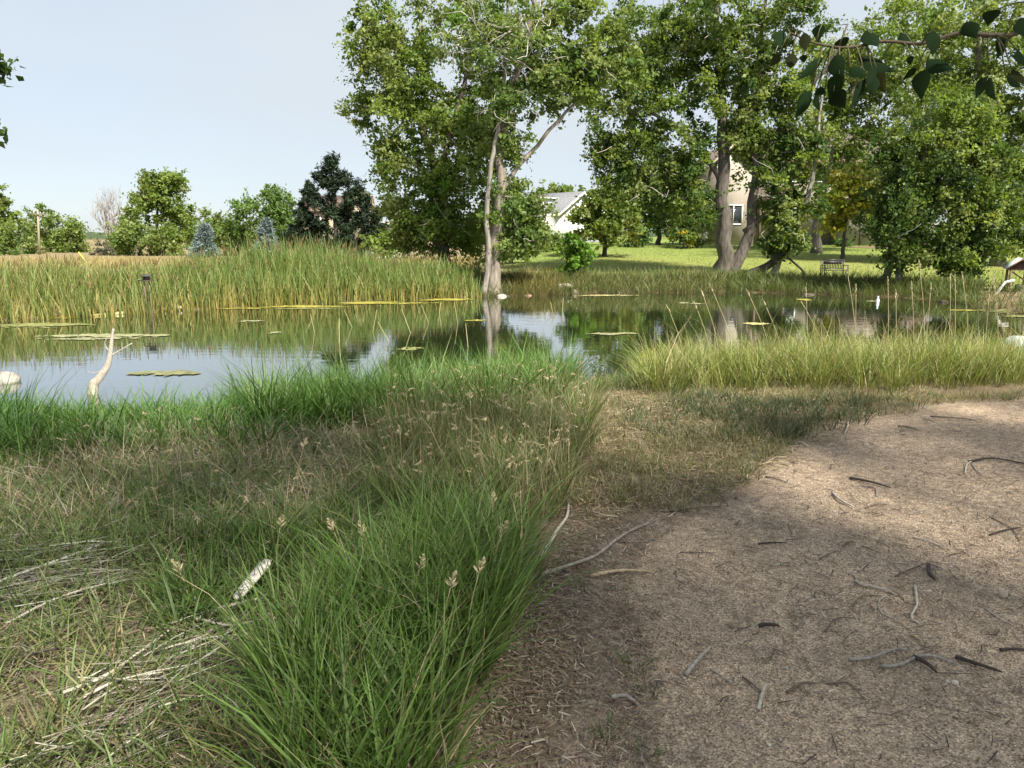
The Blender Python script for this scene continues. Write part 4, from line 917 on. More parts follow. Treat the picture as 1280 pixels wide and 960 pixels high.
# weed plants with reddish or yellow stems on the near right shore
for px, py, Y, hh_, colr, lab in [(1215, 440, 11.6, .62, (.42, .26, .08), 'rusty brown dock weed among the sunlit grass near the right edge'), (1228, 440, 11.2, .55, (.40, .22, .07), 'second rusty dock weed just right of the first'),
                               (812, 470, 10.2, .5, (.42, .38, .04), 'yellow green weed at the left end of the sunlit grass'), (745, 470, 9.6, .62, (.10, .14, .05), 'branching dark green weed over the water gap in the middle')]:
    B = at(px, py, Y); B[2] = hz(B[0], B[1]); E = empty('weed_plant', B, lab, 'weed'); mb = MB(); fb = MB()
    for q in range(6):
        t = B+np.array([rng.normal(0, .10), rng.normal(0, .08), hh_*U(.7, 1.1)]); S = spline(np.array([B-[0, 0, .03], (B+t)/2+rng.normal(0, .02, 3), t]), 4); mb.tube(S, np.linspace(.005, .002, len(S)), 4, np.array(colr)*.7)
        m = 44; c = S[rng.integers(3, len(S), m)]+rng.normal(0, .025, (m, 3)); V, T3, C3 = leaf_quads(c, rng.normal(size=(m, 3)), .035*U(.6, 1.3, m), np.array(colr)*U(.7, 1.3, (m, 1)), .7); fb.add(V, T3, None, C3)
    mb.build('stem', 'twig', E, True); fb.build('foliage', 'leaf', E)['kind'] = 'stuff'

# ------------------------------------------------------------------ sticks and twigs on the ground
GREYW = (.33, .30, .26); PALE = (.42, .375, .31); DARK = (.055, .045, .038); BROWN = (.16, .125, .09); TANW = (.42, .33, .21)
def ground_line(pts, r, lift=0.0):
    o = np.array([ground_at(a, b_) for a, b_ in pts]); S = spline(o, 4); S[:, 2] = h(S[:, 0], S[:, 1]) + r*.8 + lift; return S
def stick(pts, r, colr, label, sides=[], name='stick', cat='stick', group='sticks on the path', lift=0.0):
    S = ground_line(pts, r, lift); S[:, 2] += r*.5*np.sin(np.linspace(0, 3.1, len(S))); m = len(S)
    r = r*.7; R = np.linspace(r, r*.55, m)*U(.94, 1.06, m); R[-1] *= .5; o0 = S[len(S)//2].copy(); o0[2] -= r
    E = empty(name, o0, label, cat, group) if sides else None
    mb = MB(); mb.tube(S, R, 7, np.array(colr)*U(.9, 1.1))
    o = mb.build('stem' if sides else name, 'twig', E, True, o0)
    if not sides: tag(o, label, cat, group)
    for sp_ in sides:
        mb = MB(); T = ground_line(sp_, r*.5, r*.4); mb.tube(T, np.linspace(r*.5, r*.25, len(T)), 5, np.array(colr)*U(.85, 1.1)); mb.build('twig', 'twig', E, True)
ST = [([(1069, 732), (1077, 739), (1105, 744), (1120, 747)], .010, PALE, 'white tapering stick lying above the curved twig on the path'),
 ([(1106, 747), (1098, 757), (1101, 771), (1115, 780), (1139, 791), (1160, 800)], .005, PALE, 'long thin curved twig hooking down from the white tapering stick'),
 ([(1143, 738), (1146, 753), (1145, 765), (1139, 774), (1149, 783)], .009, PALE, 'short white crooked stick right of the curved twig'),
 ([(1140, 673), (1160, 682), (1182, 692)], .008, PALE, 'short pale straight stick high on the right of the path'),
 ([(948, 683), (983, 682)], .008, DARK, 'short dark stick lying level in the middle of the path'),
 ([(857, 850), (873, 832), (888, 817)], .013, GREYW, 'stubby grey stick near the bottom left of the path'),
 ([(1060, 835), (1087, 831), (1115, 822), (1136, 819)], .010, GREYW, 'long grey bowed stick at the left of the crossing pile'),
 ([(1100, 840), (1125, 836), (1149, 826), (1170, 830), (1197, 840)], .010, GREYW, 'grey bent stick crossing the pile at bottom right'),
 ([(1141, 832), (1156, 841), (1170, 850)], .014, DARK, 'dark bark sliver under the crossing grey sticks'),
 ([(1194, 827), (1218, 836), (1252, 846)], .013, DARK, 'thick black rotten stick near the lower right edge'),
 ([(1249, 819), (1266, 821), (1290, 820)], .010, DARK, 'dark stick running out of the right edge'),
 ([(1118, 725), (1132, 716), (1163, 707)], .006, BROWN, 'thin bowed brown twig above the white crooked stick'),
 ([(1160, 714), (1160, 726), (1168, 733)], .016, DARK, 'stubby black bark piece standing out on the right of the path'),
 ([(948, 786), (961, 786), (974, 789)], .013, DARK, 'short black bark chunk in the lower middle of the path'),
 ([(1031, 792), (1046, 781), (1075, 778)], .006, BROWN, 'arched brown twig left of the curved twig end'),
 ([(1065, 760), (1077, 750), (1101, 747)], .005, BROWN, 'thin arched twig just under the white tapering stick'),
 ([(888, 843), (902, 852), (917, 865)], .006, GREYW, 'thin grey twig right of the stubby grey stick'),
 ([(928, 850), (940, 858), (952, 867)], .006, BROWN, 'thin brown twig at the bottom left of the path'),
 ([(948, 890), (953, 876), (957, 867)], .010, PALE, 'pale stick end at the bottom edge of the path'),
 ([(983, 872), (1002, 865), (1020, 860)], .009, BROWN, 'brown stick near the bottom in the left half of the path'),
 ([(1032, 860), (1060, 865), (1081, 877)], .005, BROWN, 'long fine twig at the bottom middle of the path'),
 ([(1053, 687), (1060, 682), (1070, 681)], .005, BROWN, 'tiny hooked twig above the middle of the path'),
 ([(1077, 684), (1090, 690), (1101, 695)], .005, BROWN, 'fine straight twig right of the tiny hooked one'),
 ([(1024, 702), (1035, 697), (1046, 693)], .005, BROWN, 'fine brown twig left of the tiny hooked one'),
 ([(1230, 763), (1250, 780), (1268, 790)], .005, PALE, 'thin pale twig below the round stone'),
 ([(1237, 671), (1252, 669), (1276, 662)], .009, DARK, 'dark stick at the right edge half way up the path'),
 ([(1239, 650), (1255, 657), (1267, 668), (1275, 682)], .005, BROWN, 'thin arching twig over the dark stick at the right edge'),
 ([(1060, 530), (1059, 538), (1055, 546)], .013, PALE, 'pale upright looking stick at the grass corner of the path'),
 ([(998, 554), (1004, 556), (1010, 560)], .011, PALE, 'short pale stick at the left corner of the path'),
 ([(1062, 601), (1087, 608), (1113, 614)], .013, DARK, 'dark thick straight stick far up the path'),
 ([(1077, 610), (1093, 613), (1096, 623)], .007, GREYW, 'small hooked grey twig under the dark thick stick'),
 ([(1040, 620), (1050, 630), (1067, 637)], .014, PALE, 'pale bent stick in the upper middle of the path'),
 ([(1082, 637), (1096, 634), (1110, 632)], .008, BROWN, 'short brown stick right of the pale bent stick'),
 ([(1206, 594), (1209, 584), (1225, 575)], .008, PALE, 'pale forked twig at the upper right of the path'),
 ([(1211, 579), (1239, 577), (1290, 583)], .012, DARK, 'long dark stick reaching the right edge far up the path'),
 ([(1215, 582), (1221, 592), (1234, 599)], .007, GREYW, 'grey twig hanging below the long dark stick'),
 ([(1122, 535), (1135, 537), (1149, 540)], .011, BROWN, 'brown stick near the back of the path'),
 ([(1163, 522), (1190, 525), (1221, 527)], .010, BROWN, 'long brown stick at the very back of the path'),
 ([(1086, 555), (1096, 559)], .010, PALE, 'tiny pale stick in the back part of the path'),
 ([(957, 598), (970, 601), (983, 605)], .009, BROWN, 'brown twig at the left margin of the upper path'),
 ([(1136, 647), (1147, 642), (1160, 639)], .006, GREYW, 'thin grey twig above the short pale straight stick'),
 ([(738, 726), (771, 722), (799, 720), (816, 722)], .014, TANW, 'thick tan barkless stick below the long forked branch'),
 ([(834, 650), (851, 637), (871, 620)], .006, PALE, 'thin pale twig crossing the grey stick at the path margin'),
 ([(676, 699), (687, 684), (696, 668), (708, 654), (711, 633)], .017, GREYW, 'crooked pale grey branch at the right edge of the lush grass'),
 ([(722, 604), (741, 606), (764, 607)], .013, DARK, 'dark stick lying in the dry turf at the path margin'),
 ([(806, 698), (808, 688), (813, 681)], .006, PALE, 'small pale twig stub right of the long forked branch'),
 ([(850, 692), (872, 692), (895, 693)], .004, BROWN, 'fine straight stem lying on the gravel right of the forked branch'),
 ([(776, 812), (786, 800), (796, 812)], .005, PALE, 'small bent pale twig in the litter at the bottom'),
 ([(764, 880), (782, 884), (800, 892)], .013, GREYW, 'grey stick end in the litter at the bottom edge')]
for pts, r, c, lab in ST: stick(pts, r, c, lab)
stick([(642, 735), (675, 723), (710, 717), (745, 703), (771, 682), (792, 669), (820, 654)], .016, (.24, .21, .18), 'long forked branch lying from the grass onto the path', [[(774, 681), (799, 682), (818, 676), (841, 665)], [(771, 682), (776, 676), (784, 672)]], 'fallen_branch', 'branch', None)
stick([(816, 643), (844, 642), (874, 638), (901, 635)], .010, BROWN, 'dark grey branch with pale twigs at the path margin', [[(899, 622), (905, 629), (911, 636)], [(899, 636), (903, 630), (909, 627)]], 'fallen_branch', 'branch', None)
stick([(247, 795), (275, 784), (299, 776), (330, 768)], .016, GREYW, 'grey dead branch in the straw at lower left', [], 'dead_branch', 'branch', 'dead wood at lower left', .05)
stick([(220, 759), (254, 772), (296, 777)], .010, DARK, 'dark dead branch above the grey one in the straw', [], 'dead_branch', 'branch', 'dead wood at lower left', .05)
stick([(240, 832), (268, 808), (299, 786)], .013, (.25, .22, .19), 'slanting dead branch below the white board in the straw', [], 'dead_branch', 'branch', 'dead wood at lower left', .04)
stick([(82, 892), (137, 863), (192, 826), (222, 803)], .010, PALE, 'long pale stem bundle at the bottom left corner', [[(95, 890), (150, 852), (205, 818)], [(120, 880), (160, 858), (200, 835)]], 'dead_branch', 'branch', 'dead wood at lower left', .05)
stick([(-10, 752), (40, 735), (90, 715), (130, 700)], .011, (.36, .36, .31), 'bleached stem lying at the left edge of the straw', [[(-10, 740), (50, 722), (120, 705)]], 'dead_branch', 'branch', 'dead wood at lower left', .06)
stick([(355, 832), (375, 818), (392, 808)], .016, GREYW, 'pale branch stub in the grass right of the dead wood', [], 'dead_branch', 'branch', 'dead wood at lower left', .02)
for pts, r_, c, lab in [([(10, 800), (60, 778), (120, 752), (165, 742)], .009, GREYW, 'long grey stem in the straw mat at the left'), ([(30, 850), (80, 838), (140, 842)], .008, DARK, 'dark crooked stick low in the left straw'), ([(100, 900), (150, 876), (205, 862)], .009, PALE, 'pale stem beside the bottom left bundle'),
                         ([(150, 820), (190, 812), (240, 815)], .008, BROWN, 'brown stick across the middle of the straw'), ([(255, 800), (290, 806), (330, 800)], .010, GREYW, 'grey stick just below the white board'), ([(190, 780), (230, 782), (262, 770)], .007, BROWN, 'thin brown stick left of the white board'),
                         ([(-5, 610), (30, 598), (62, 600)], .009, PALE, 'bleached stem at the left edge of the dry grass'), ([(5, 640), (40, 622), (85, 612)], .008, PALE, 'second bleached stem below the one at the left edge of the dry grass')]:
    stick(pts, r_, c, lab, [], 'dead_branch', 'branch', 'dead wood at lower left', .06)
# white split board
a, b_ = ground_at(297, 776), ground_at(338, 742); a[2] += .09; b_[2] += .15; d = b_-a; L = np.linalg.norm(d); d /= L; s = np.cross(d, [0, 0, 1]); s /= np.linalg.norm(s); u = np.cross(s, d)
mb = MB(); w = .026; th = .008
prof = [(0, .35), (.06, .8), (.5, 1), (.93, 1.0), (1.0, .7)]; V = []
for t, k in prof:
    c = a+d*L*t; V += [c-s*w*k-u*th, c+s*w*k-u*th, c+s*w*k+u*th, c-s*w*k+u*th]
Qb = [[0, 1, 2, 3], [19, 18, 17, 16]]
for i in range(4):
    for j in range(4): Qb.append([i*4+j, i*4+4+j, i*4+4+(j+1) % 4, i*4+(j+1) % 4])
mb.add(V, None, Qb, (.62, .58, .52)); tag(mb.build('split_board', 'wood', None, False, (a+b_)/2-[0, 0, .06]), 'short white split board resting on dead branches at lower left', 'board')

# ------------------------------------------------------------------ rocks
def rock(c, r, colr, label, name='rock', group=None, seed=0, sub_=3):
    bm = bmesh.new(); bmesh.ops.create_icosphere(bm, subdivisions=sub_, radius=1.0); V = np.array([v.co[:] for v in bm.verts]); T = np.array([[v.index for v in f.verts] for f in bm.faces]); bm.free()
    f = 1+.16*wob(V[:, 0]*2+V[:, 2], V[:, 1]*2-V[:, 2], 1.6, seed)+.07*wob(V[:, 0]*5+V[:, 2]*3, V[:, 1]*5, 2, seed+1)
    V = V*f[:, None]; V = np.sign(V)*np.abs(V)**.85
    o = mesh_obj(name, V*np.array(r)+np.array(c), T, None, 'rock', None, np.array(colr)*U(.92, 1.08, (len(V), 1)), sub_ < 2, np.array(c)-[0, 0, r[2]*.6])
    return tag(o, label, 'rock', group)
def shore_rock(px, py, rpx, rzr, colr, label, seed, dy=0.0, group='pale rocks on the far shore'):
    p = onz(px, py, WL)
    for _ in range(60):
        if pond_d(p[:1], p[1:2])[0] > .02: break
        p[1] += .05; p[0] *= p[1]/(p[1]-.05)
    r = rpx*p[1]/FPX; zb = max(hz(p[0], p[1]), WL-.06)
    rock([p[0], p[1], zb+r*rzr*.35], [r, r*.8, r*rzr], colr, label, seed=seed, group=group)
for i, (px, py, rp_, rz_, c, lab) in enumerate([(705, 366, 11, .45, (.50, .45, .38), 'large flat pale rock at the far waterline below the sapling'), (684, 367, 7, .4, (.42, .37, .30), 'flat tan rock left of the large pale one'),
    (592, 371, 5, .8, (.34, .31, .27), 'small pale rock at the left foot of the cottonwoods'), (597, 368, 4, .9, (.50, .46, .40), 'tiny pale rock right beside the slender pale trunk'), (627, 371, 6, .6, (.36, .32, .27), 'pale rock at the right foot of the stout trunk'),
    (634, 371, 3.5, .8, (.09, .075, .06), 'small dark rock next to the stout trunk'), (717, 367, 5, .7, (.16, .13, .10), 'dark rock right of the large flat pale one'), (660, 370, 5, .5, (.24, .17, .12), 'brown rock at the waterline left of the tan one'),
    (1010, 369, 8, .35, (.07, .058, .046), 'low dark rock at the waterline under the bench'), (1180, 378, 7, .5, (.08, .065, .05), 'brown rock at the waterline near the white pipe')]):
    shore_rock(px, py, rp_, rz_, c, lab, 200+i, .12)
p = onz(1272, 436, WL); rock([p[0], p[1], WL+.05], [.30, .24, .20], (.33, .38, .40), 'smooth pale blue grey rock at the right edge of the near water', seed=220)
p = onz(4, 478, WL); rock([p[0], p[1], WL+.04], [.24, .18, .12], (.28, .26, .23), 'pale rock in the water at the left edge', seed=221)
p = ground_at(1253, 749); rock([p[0], p[1], p[2]+.014], [.020, .018, .017], (.45, .36, .28), 'small round tan stone on the path near the right edge', name='stone', seed=222)
p = ground_at(285, 612); rock([p[0], p[1], p[2]+.02], [.10, .07, .04], (.42, .33, .26), 'flat pinkish stone half buried in the dead grass', seed=223)
p = ground_at(270, 618); rock([p[0]-.03, p[1], p[2]+.02], [.07, .05, .04], (.55, .53, .48), 'small white stone beside the flat pinkish one', name='stone', seed=224)
p = ground_at(1193, 861); rock([p[0], p[1], p[2]+.004], [.012, .010, .008], (.60, .52, .44), 'tiny pale pebble near the bottom right of the path', name='pebble', seed=225)
p = ground_at(1161, 743); rock([p[0], p[1], p[2]+.004], [.012, .008, .006], (.60, .52, .44), 'tiny pale pebble right of the white crooked stick', name='pebble', seed=226)

# ------------------------------------------------------------------ algae on the water
def mat_algae(cx, cy, rx, ry, label, colr=(.30, .29, .07), seed=0, zoff=.004):
    """ragged floating sheet: cells of a fine jittered grid kept where a streaky noise allows"""
    c = onz(cx, cy, WL); e1 = onz(cx+rx, cy, WL); e2 = onz(cx, cy-ry, WL); ax = e1[0]-c[0]; ay = max(.22, e2[1]-c[1])
    nx, ny = int(np.clip(ax*2/.05, 20, 90)), int(np.clip(ay*2/.06, 8, 34))
    gx, gy = np.meshgrid(np.linspace(-1.15, 1.15, nx+1), np.linspace(-1.15, 1.15, ny+1)); gx = gx+rng.normal(0, .35*2.3/nx, gx.shape); gy = gy+rng.normal(0, .35*2.3/ny, gy.shape)
    V = np.stack([c[0]+gx*ax+gy*ax*.12, c[1]+gy*ay, np.full(gx.shape, WL+zoff+.004)+U(0, .005, gx.shape)], -1).reshape(-1, 3)
    ii = np.arange(V.shape[0]).reshape(gx.shape); Qa = np.stack([ii[:-1, :-1], ii[:-1, 1:], ii[1:, 1:], ii[1:, :-1]], -1).reshape(-1, 4)
    fx, fy = gx.ravel()[Q4_(Qa)], gy.ravel()[Q4_(Qa)]
    f = .75-(fx**2+fy**2)+1.0*wob(fx*ax*.8, fy*ay*3, 1.6, seed)+.9*wob(fx*ax*2.5, fy*ay*6, 2.5, seed+1)+rng.normal(0, .16, len(fx))
    Qa = Qa[f > .12]
    if len(Qa) < 4: Qa = np.stack([ii[:-1, :-1], ii[:-1, 1:], ii[1:, 1:], ii[1:, :-1]], -1).reshape(-1, 4)[np.argsort(-f)[:8]]
    u, inv = np.unique(Qa.ravel(), return_inverse=True); V = V[u]
    tag(mesh_obj('algae_mat', V, None, inv.reshape(-1, 4), 'algae', None, np.array(colr)*U(.75, 1.25, (len(V), 1)), True, [c[0], c[1], WL]), label, 'algae', 'algae mats on the pond')
def Q4_(q): return q[:, 0]
YEL = (.26, .24, .05); OLV = (.18, .19, .07); PAL = (.22, .225, .12)
AL = [(50, 407, 60, 3, 'broad olive algae mat by the cattails at the far left', OLV), (120, 421, 70, 4, 'large pale algae mat spread on the water at left', PAL), (45, 397.5, 45, 1.5, 'thin yellow algae strip under the leftmost cattails', YEL),
      (190, 420, 18, 1.3, 'small pale algae streak below the nest box reflection', PAL), (200, 467, 46, 2.2, 'thin olive algae patch in the near water at left', (.15, .155, .08)), (310, 402, 14, 1.2, 'small pale algae fleck in the left middle water', PAL),
      (275, 386, 50, 1.2, 'yellow algae strip right of the floating log', YEL), (370, 383.5, 60, 1.5, 'yellow algae strip below the middle of the cattails', YEL), (480, 379, 60, 1.8, 'bright yellow algae strip below the right cattails', YEL),
      (560, 375, 34, 1.6, 'bright yellow algae strip at the foot of the cottonwoods', YEL), (370, 385.8, 48, .9, 'thin olive algae line in front of the middle cattails', OLV), (340, 417, 10, 1.6, 'small grey algae fleck near the pine reflection', PAL),
      (594, 401, 16, 1.2, 'yellow algae streak before the cottonwood reflection', YEL), (760, 418, 30, 1.0, 'thin algae line in the middle of the bright water', PAL), (510, 437, 16, 1.2, 'small algae streak near the middle shore grass', OLV),
      (412, 475, 30, 1.8, 'yellow algae patch by the near shore left of centre', (.40, .37, .16)), (750, 369.5, 60, .8, 'tan algae line along the far bank below the lollipop tree', (.32, .28, .14)), (1005, 375, 10, 1.3, 'small yellow algae patch in the dark water under the bench', YEL),
      (1092, 377, 12, .9, 'thin floating scum line beside the white float', PAL), (945, 405, 14, 1.0, 'thin algae streak in the dark water right of centre', (.34, .32, .14)), (1200, 388, 24, 1.0, 'thin yellow algae line left of the white pipe', YEL),
      (1228, 379, 26, 2.2, 'golden algae patch round the foot of the white pipe', YEL), (1262, 389, 36, 2.5, 'wide olive algae mat below the roofed shelter', OLV), (1275, 396, 30, 1.4, 'olive algae streak at the right edge of the water', OLV), (870, 380, 12, .9, 'pale algae fleck in front of the far bank', PAL), (855, 379, 9, .8, 'second pale fleck left of the one before the far bank', PAL)]
for i, (cx, cy, rx, ry, lab, c) in enumerate(AL): mat_algae(cx, cy, rx, ry, lab, c, 300+i, .004+.0007*(i % 5))

# ------------------------------------------------------------------ things in and round the pond
# floating log
a, b_ = onz(118, 395, WL), onz(226, 387.5, WL); S = spline(np.array([a, a*.66+b_*.34+[0, -.06, 0], a*.3+b_*.7+[0, -.03, 0], b_]), 5); S[:, 2] = WL+.015+np.linspace(0, .05, len(S))
cl_ = np.array([.42, .36, .14])*(1-np.linspace(0, 1, len(S))[:, None])+np.array([.60, .55, .42])*np.linspace(0, 1, len(S))[:, None]
V, T, Q4 = tube(S, np.linspace(.045, .07, len(S)), 8); cc = np.concatenate([np.repeat(cl_, 8, 0), cl_[:1], cl_[-1:]])
tag(mesh_obj('floating_log', V, T, Q4, 'bark', None, cc, True, [S[:, 0].mean(), S[:, 1].mean(), WL-.05]), 'thin pale log floating beside the nest box posts', 'log')
# nest box on posts
p = onz(187, 391, WL); p[1] -= .25; p[0] *= p[1]/(p[1]+.25); zb = hz(p[0], p[1]); Y = p[1]; zt = at(187, 351, Y)[2]
E = empty('nest_box', [p[0], p[1], zb-.2], 'small dark roofed nest box on two thin posts in the water at left', 'nest box')
for dx in (-.075, .075): mb = MB(); mb.tube(np.array([[p[0]+dx, p[1], zb-.2], [p[0]+dx, p[1], zt]]), .017, 6, (.16, .12, .09)); mb.build('post', 'wood', E, True)
mb = MB(); mb.box([p[0], p[1], zt+.012], [.34, .24, .022], .15, (.06, .05, .045)); mb.build('platform', 'wood', E)
mb = MB(); mb.box([p[0], p[1], zt+.075], [.15, .15, .10], .15, (.045, .04, .036)); o = mb.build('box', 'wood', E)
mb = MB(); mb.tube(np.array([[p[0]-.01, p[1]-.0765, zt+.08], [p[0]-.01, p[1]-.084, zt+.08]]), .026, 10, (.008, .008, .008)); mb.build('entrance_hole', 'wood', o)
mb = MB(); v = np.array([[-.13, -.13, 0], [.13, -.13, 0], [.13, .13, 0], [-.13, .13, 0], [-.1, 0, .045], [.1, 0, .045], [-.13, -.13, -.014], [.13, -.13, -.014], [.13, .13, -.014], [-.13, .13, -.014]])
mb.add(v+[p[0], p[1], zt+.142], [[0, 4, 3], [1, 2, 5]], [[0, 1, 5, 4], [2, 3, 4, 5], [6, 9, 8, 7], [0, 6, 7, 1], [1, 7, 8, 2], [2, 8, 9, 3], [3, 9, 6, 0]], (.05, .048, .05)); mb.build('roof', 'wood', E)
mb = MB(); mb.tube(np.array([[p[0]-.14, p[1]-.05, zt+.03], [p[0]-.21, p[1]-.09, zt+.05]]), .007, 5, (.4, .36, .3)); mb.build('perch', 'wood', E)
# bleached snag standing in the near water
p = onz(117, 492, WL); Y = p[1]; zb = hz(p[0], p[1])
E = empty('driftwood_snag', [p[0], p[1], zb-.05], 'bleached white driftwood snag rising from the near water at left', 'driftwood')
S = spline(np.array([[p[0]-.05, Y, zb-.05], at(116, 489, Y), at(124, 473, Y), at(134, 458, Y), at(138, 440, Y), at(140, 422, Y), at(142, 411, Y)]), 4); mb = MB(); mb.tube(S, np.interp(np.linspace(0, 1, len(S)), [0, .3, .6, 1], [.085, .06, .036, .014]), 8, (.35, .315, .265)); mb.build('stem', 'twig', E, True)
for pts, r in [([(138, 445), (150, 438), (165, 429)], .014), ([(138, 442), (131, 430), (134, 422)], .010), ([(132, 462), (118, 466), (109, 464)], .008)]:
    S = spline(np.array([at(a_, c_, Y) for a_, c_ in pts]), 4); mb = MB(); mb.tube(S, np.linspace(r, r*.5, len(S)), 6, (.34, .30, .25)); mb.build('branch', 'twig', E, True)
# float
p = onz(1097, 378, WL); E = empty('white_float', [p[0], p[1], WL-.05], 'small white and pale blue float bobbing in the dark water right of the bench', 'float')
mb = MB(); mb.tube(np.array([[p[0], p[1], WL-.06], [p[0], p[1], WL-.02], [p[0], p[1], WL+.10], [p[0], p[1], WL+.13]]), [.03, .05, .05, .03], 10, (.74, .76, .78)); mb.build('body', 'plastic', E, True)
mb = MB(); mb.tube(np.array([[p[0], p[1], WL+.13], [p[0], p[1], WL+.16], [p[0], p[1], WL+.21], [p[0], p[1], WL+.215]]), [.026, .032, .03, .02], 10, (.45, .60, .78)); mb.build('cap', 'plastic', E, True)
# pump shelter and pipe
p = ground_at(1268, 366); Y = p[1]; sc = Y/FPX; zb = p[2]; zc = at(1268, 336, Y)[2]; zr = at(1268, 324, Y)[2]; hw = .36; yaw = -.5
E = empty('pump_shelter', [p[0], p[1], zb-.05], 'small open wooden shelter with grey metal gable roof at the right edge', 'shelter')
ca, sa = math.cos(yaw), math.sin(yaw)
def sh(x, y, z): return np.array([p[0]+ca*x-sa*y+.12, p[1]+sa*x+ca*y, z])
dp = 1.3
for x in (-.27, .27):
    for y in (0.0, dp): mb = MB(); q = sh(x, y+.08, 0); mb.box([q[0], q[1], (zb-.1+zc)/2], [.075, .075, zc-zb+.1], yaw, (.17, .115, .08)); mb.build('post', 'wood', E)
mb = MB(); q = sh(0, .08, zc-.03); mb.box(q, [.70, .05, .06], yaw, (.20, .14, .10)); q = sh(0, dp+.08, zc-.03); mb.box(q, [.70, .05, .06], yaw, (.20, .14, .10)); mb.build('crossbeam', 'wood', E)
for s_ in (-1, 1):
    mb = MB(); lo, hi = (s_*.42, zc-.03), (0, zr); t_ = .03
    V = [sh(lo[0], -.06, lo[1]), sh(hi[0], -.06, hi[1]), sh(hi[0], dp+.2, hi[1]), sh(lo[0], dp+.2, lo[1])]; V = V + [v_+np.array([0, 0, t_]) for v_ in V]
    mb.add(V, None, [[0, 1, 2, 3], [7, 6, 5, 4], [0, 4, 5, 1], [1, 5, 6, 2], [2, 6, 7, 3], [3, 7, 4, 0]], (.50, .55, .60)); mb.build('roof_panel', 'metal', E)
    mb = MB(); V = [sh(s_*.43, -.075, zc-.06), sh(0, -.075, zr-.03), sh(0, -.075, zr+.035), sh(s_*.43, -.075, zc+.005)]; V = V+[v_+np.array([sa, -ca, 0])*(-.014) for v_ in V]
    mb.add(V, None, [[0, 1, 2, 3], [7, 6, 5, 4], [0, 4, 5, 1], [1, 5, 6, 2], [2, 6, 7, 3], [3, 7, 4, 0]], (.24, .165, .12)); mb.build('fascia', 'wood', E)
mb = MB(); V = [sh(-.33, .06, zc), sh(.33, .06, zc), sh(0, .06, zr-.03)]; mb.add(V+[v_+np.array([-sa, ca, 0])*.02 for v_ in V], [[0, 1, 2], [5, 4, 3]], [[0, 3, 4, 1], [1, 4, 5, 2], [2, 5, 3, 0]], (.10, .055, .045)); mb.build('gable_board', 'wood', E)
mb = MB(); a_, b2 = sh(-.25, .09, zc-.1), sh(.27, .6, zb+.35); mb.tube(np.array([a_, b2]), .022, 5, (.15, .11, .08)); mb.build('brace', 'wood', E)
q = sh(.05, .55, zb); E2 = empty('water_pump', [q[0], q[1], zb-.02], 'dark pump standing under the small roofed shelter', 'pump')
mb = MB(); mb.tube(np.array([q+[0, 0, -.02], q+[0, 0, .05], q+[0, 0, .22], q+[0, 0, .27]]), [.13, .14, .12, .05], 10, (.04, .04, .042)); mb.build('housing', 'metal', E2, True)
mb = MB(); mb.tube(np.array([q+[-.08, -.12, .14], q+[.1, -.1, .2]]), .05, 8, (.05, .05, .055)); mb.build('motor', 'metal', E2, True)
pa = onz(1237, 378, WL); S = np.array([pa+[-.18, 0, -.02], pa+[0, 0, 0.01], at(1257, 352.5, Y-.15), at(1267, 350.5, Y-.1)]); S[0, 2] = WL+.0
mb = MB(); T_ = np.concatenate([np.linspace(S[i], S[i+1], 4)[:3] for i in range(3)]+[S[3:]]); mb.tube(T_, .042, 10, (.74, .73, .70))
tag(mb.build('water_pipe', 'plastic', None, True, pa), 'white plastic pipe running from the shelter down into the pond', 'pipe')
# metal garden bench facing the water
p = ground_at(1042, 347); Y = p[1]; k = Y/FPX; zb = p[2]; wd = 28*k
E = empty('garden_bench', [p[0], p[1], zb], 'black metal garden bench on the lawn facing the pond', 'bench', None)
BK = (.035, .033, .034); hB = 22*k; zs = zb+9*k
def bb(name, c, d, col=BK, parent=None, R=None): mb = MB(); mb.box(np.array(c), d, 0, col, R); return mb.build(name, 'metal', parent if parent else E)
x0, x1 = p[0]-wd/2, p[0]+wd/2
for x in (x0, x1):
    bb('leg', [x, Y-.22, zb+(zs-zb)/2-.01], [.04, .04, zs-zb+.02]); bb('leg', [x, Y+.24, zb+hB/2-.01], [.04, .04, hB+.02]); bb('armrest', [x, Y, zs+.22], [.045, .48, .03]); bb('arm_post', [x, Y-.22, zs+.105], [.035, .035, .19])
for i in range(5): bb('seat_slat', [p[0], Y-.2+i*.095, zs], [wd-.05, .07, .022])
bf = bb('backrest', [p[0], Y+.24, zb+hB-.015], [wd-.045, .035, .04]); bb('rail', [p[0], Y+.24, zs+.06], [wd-.045, .03, .035], BK, bf)
bb('panel', [p[0], Y+.24, zb+hB-.14], [wd*.8, .02, .13], (.05, .045, .045), bf)
for i in range(13): bb('spindle', [x0+wd*(i+1)/14, Y+.24, (zs+.08+zb+hB-.035)/2], [.03, .02, zb+hB-.035-zs-.08], BK, bf)
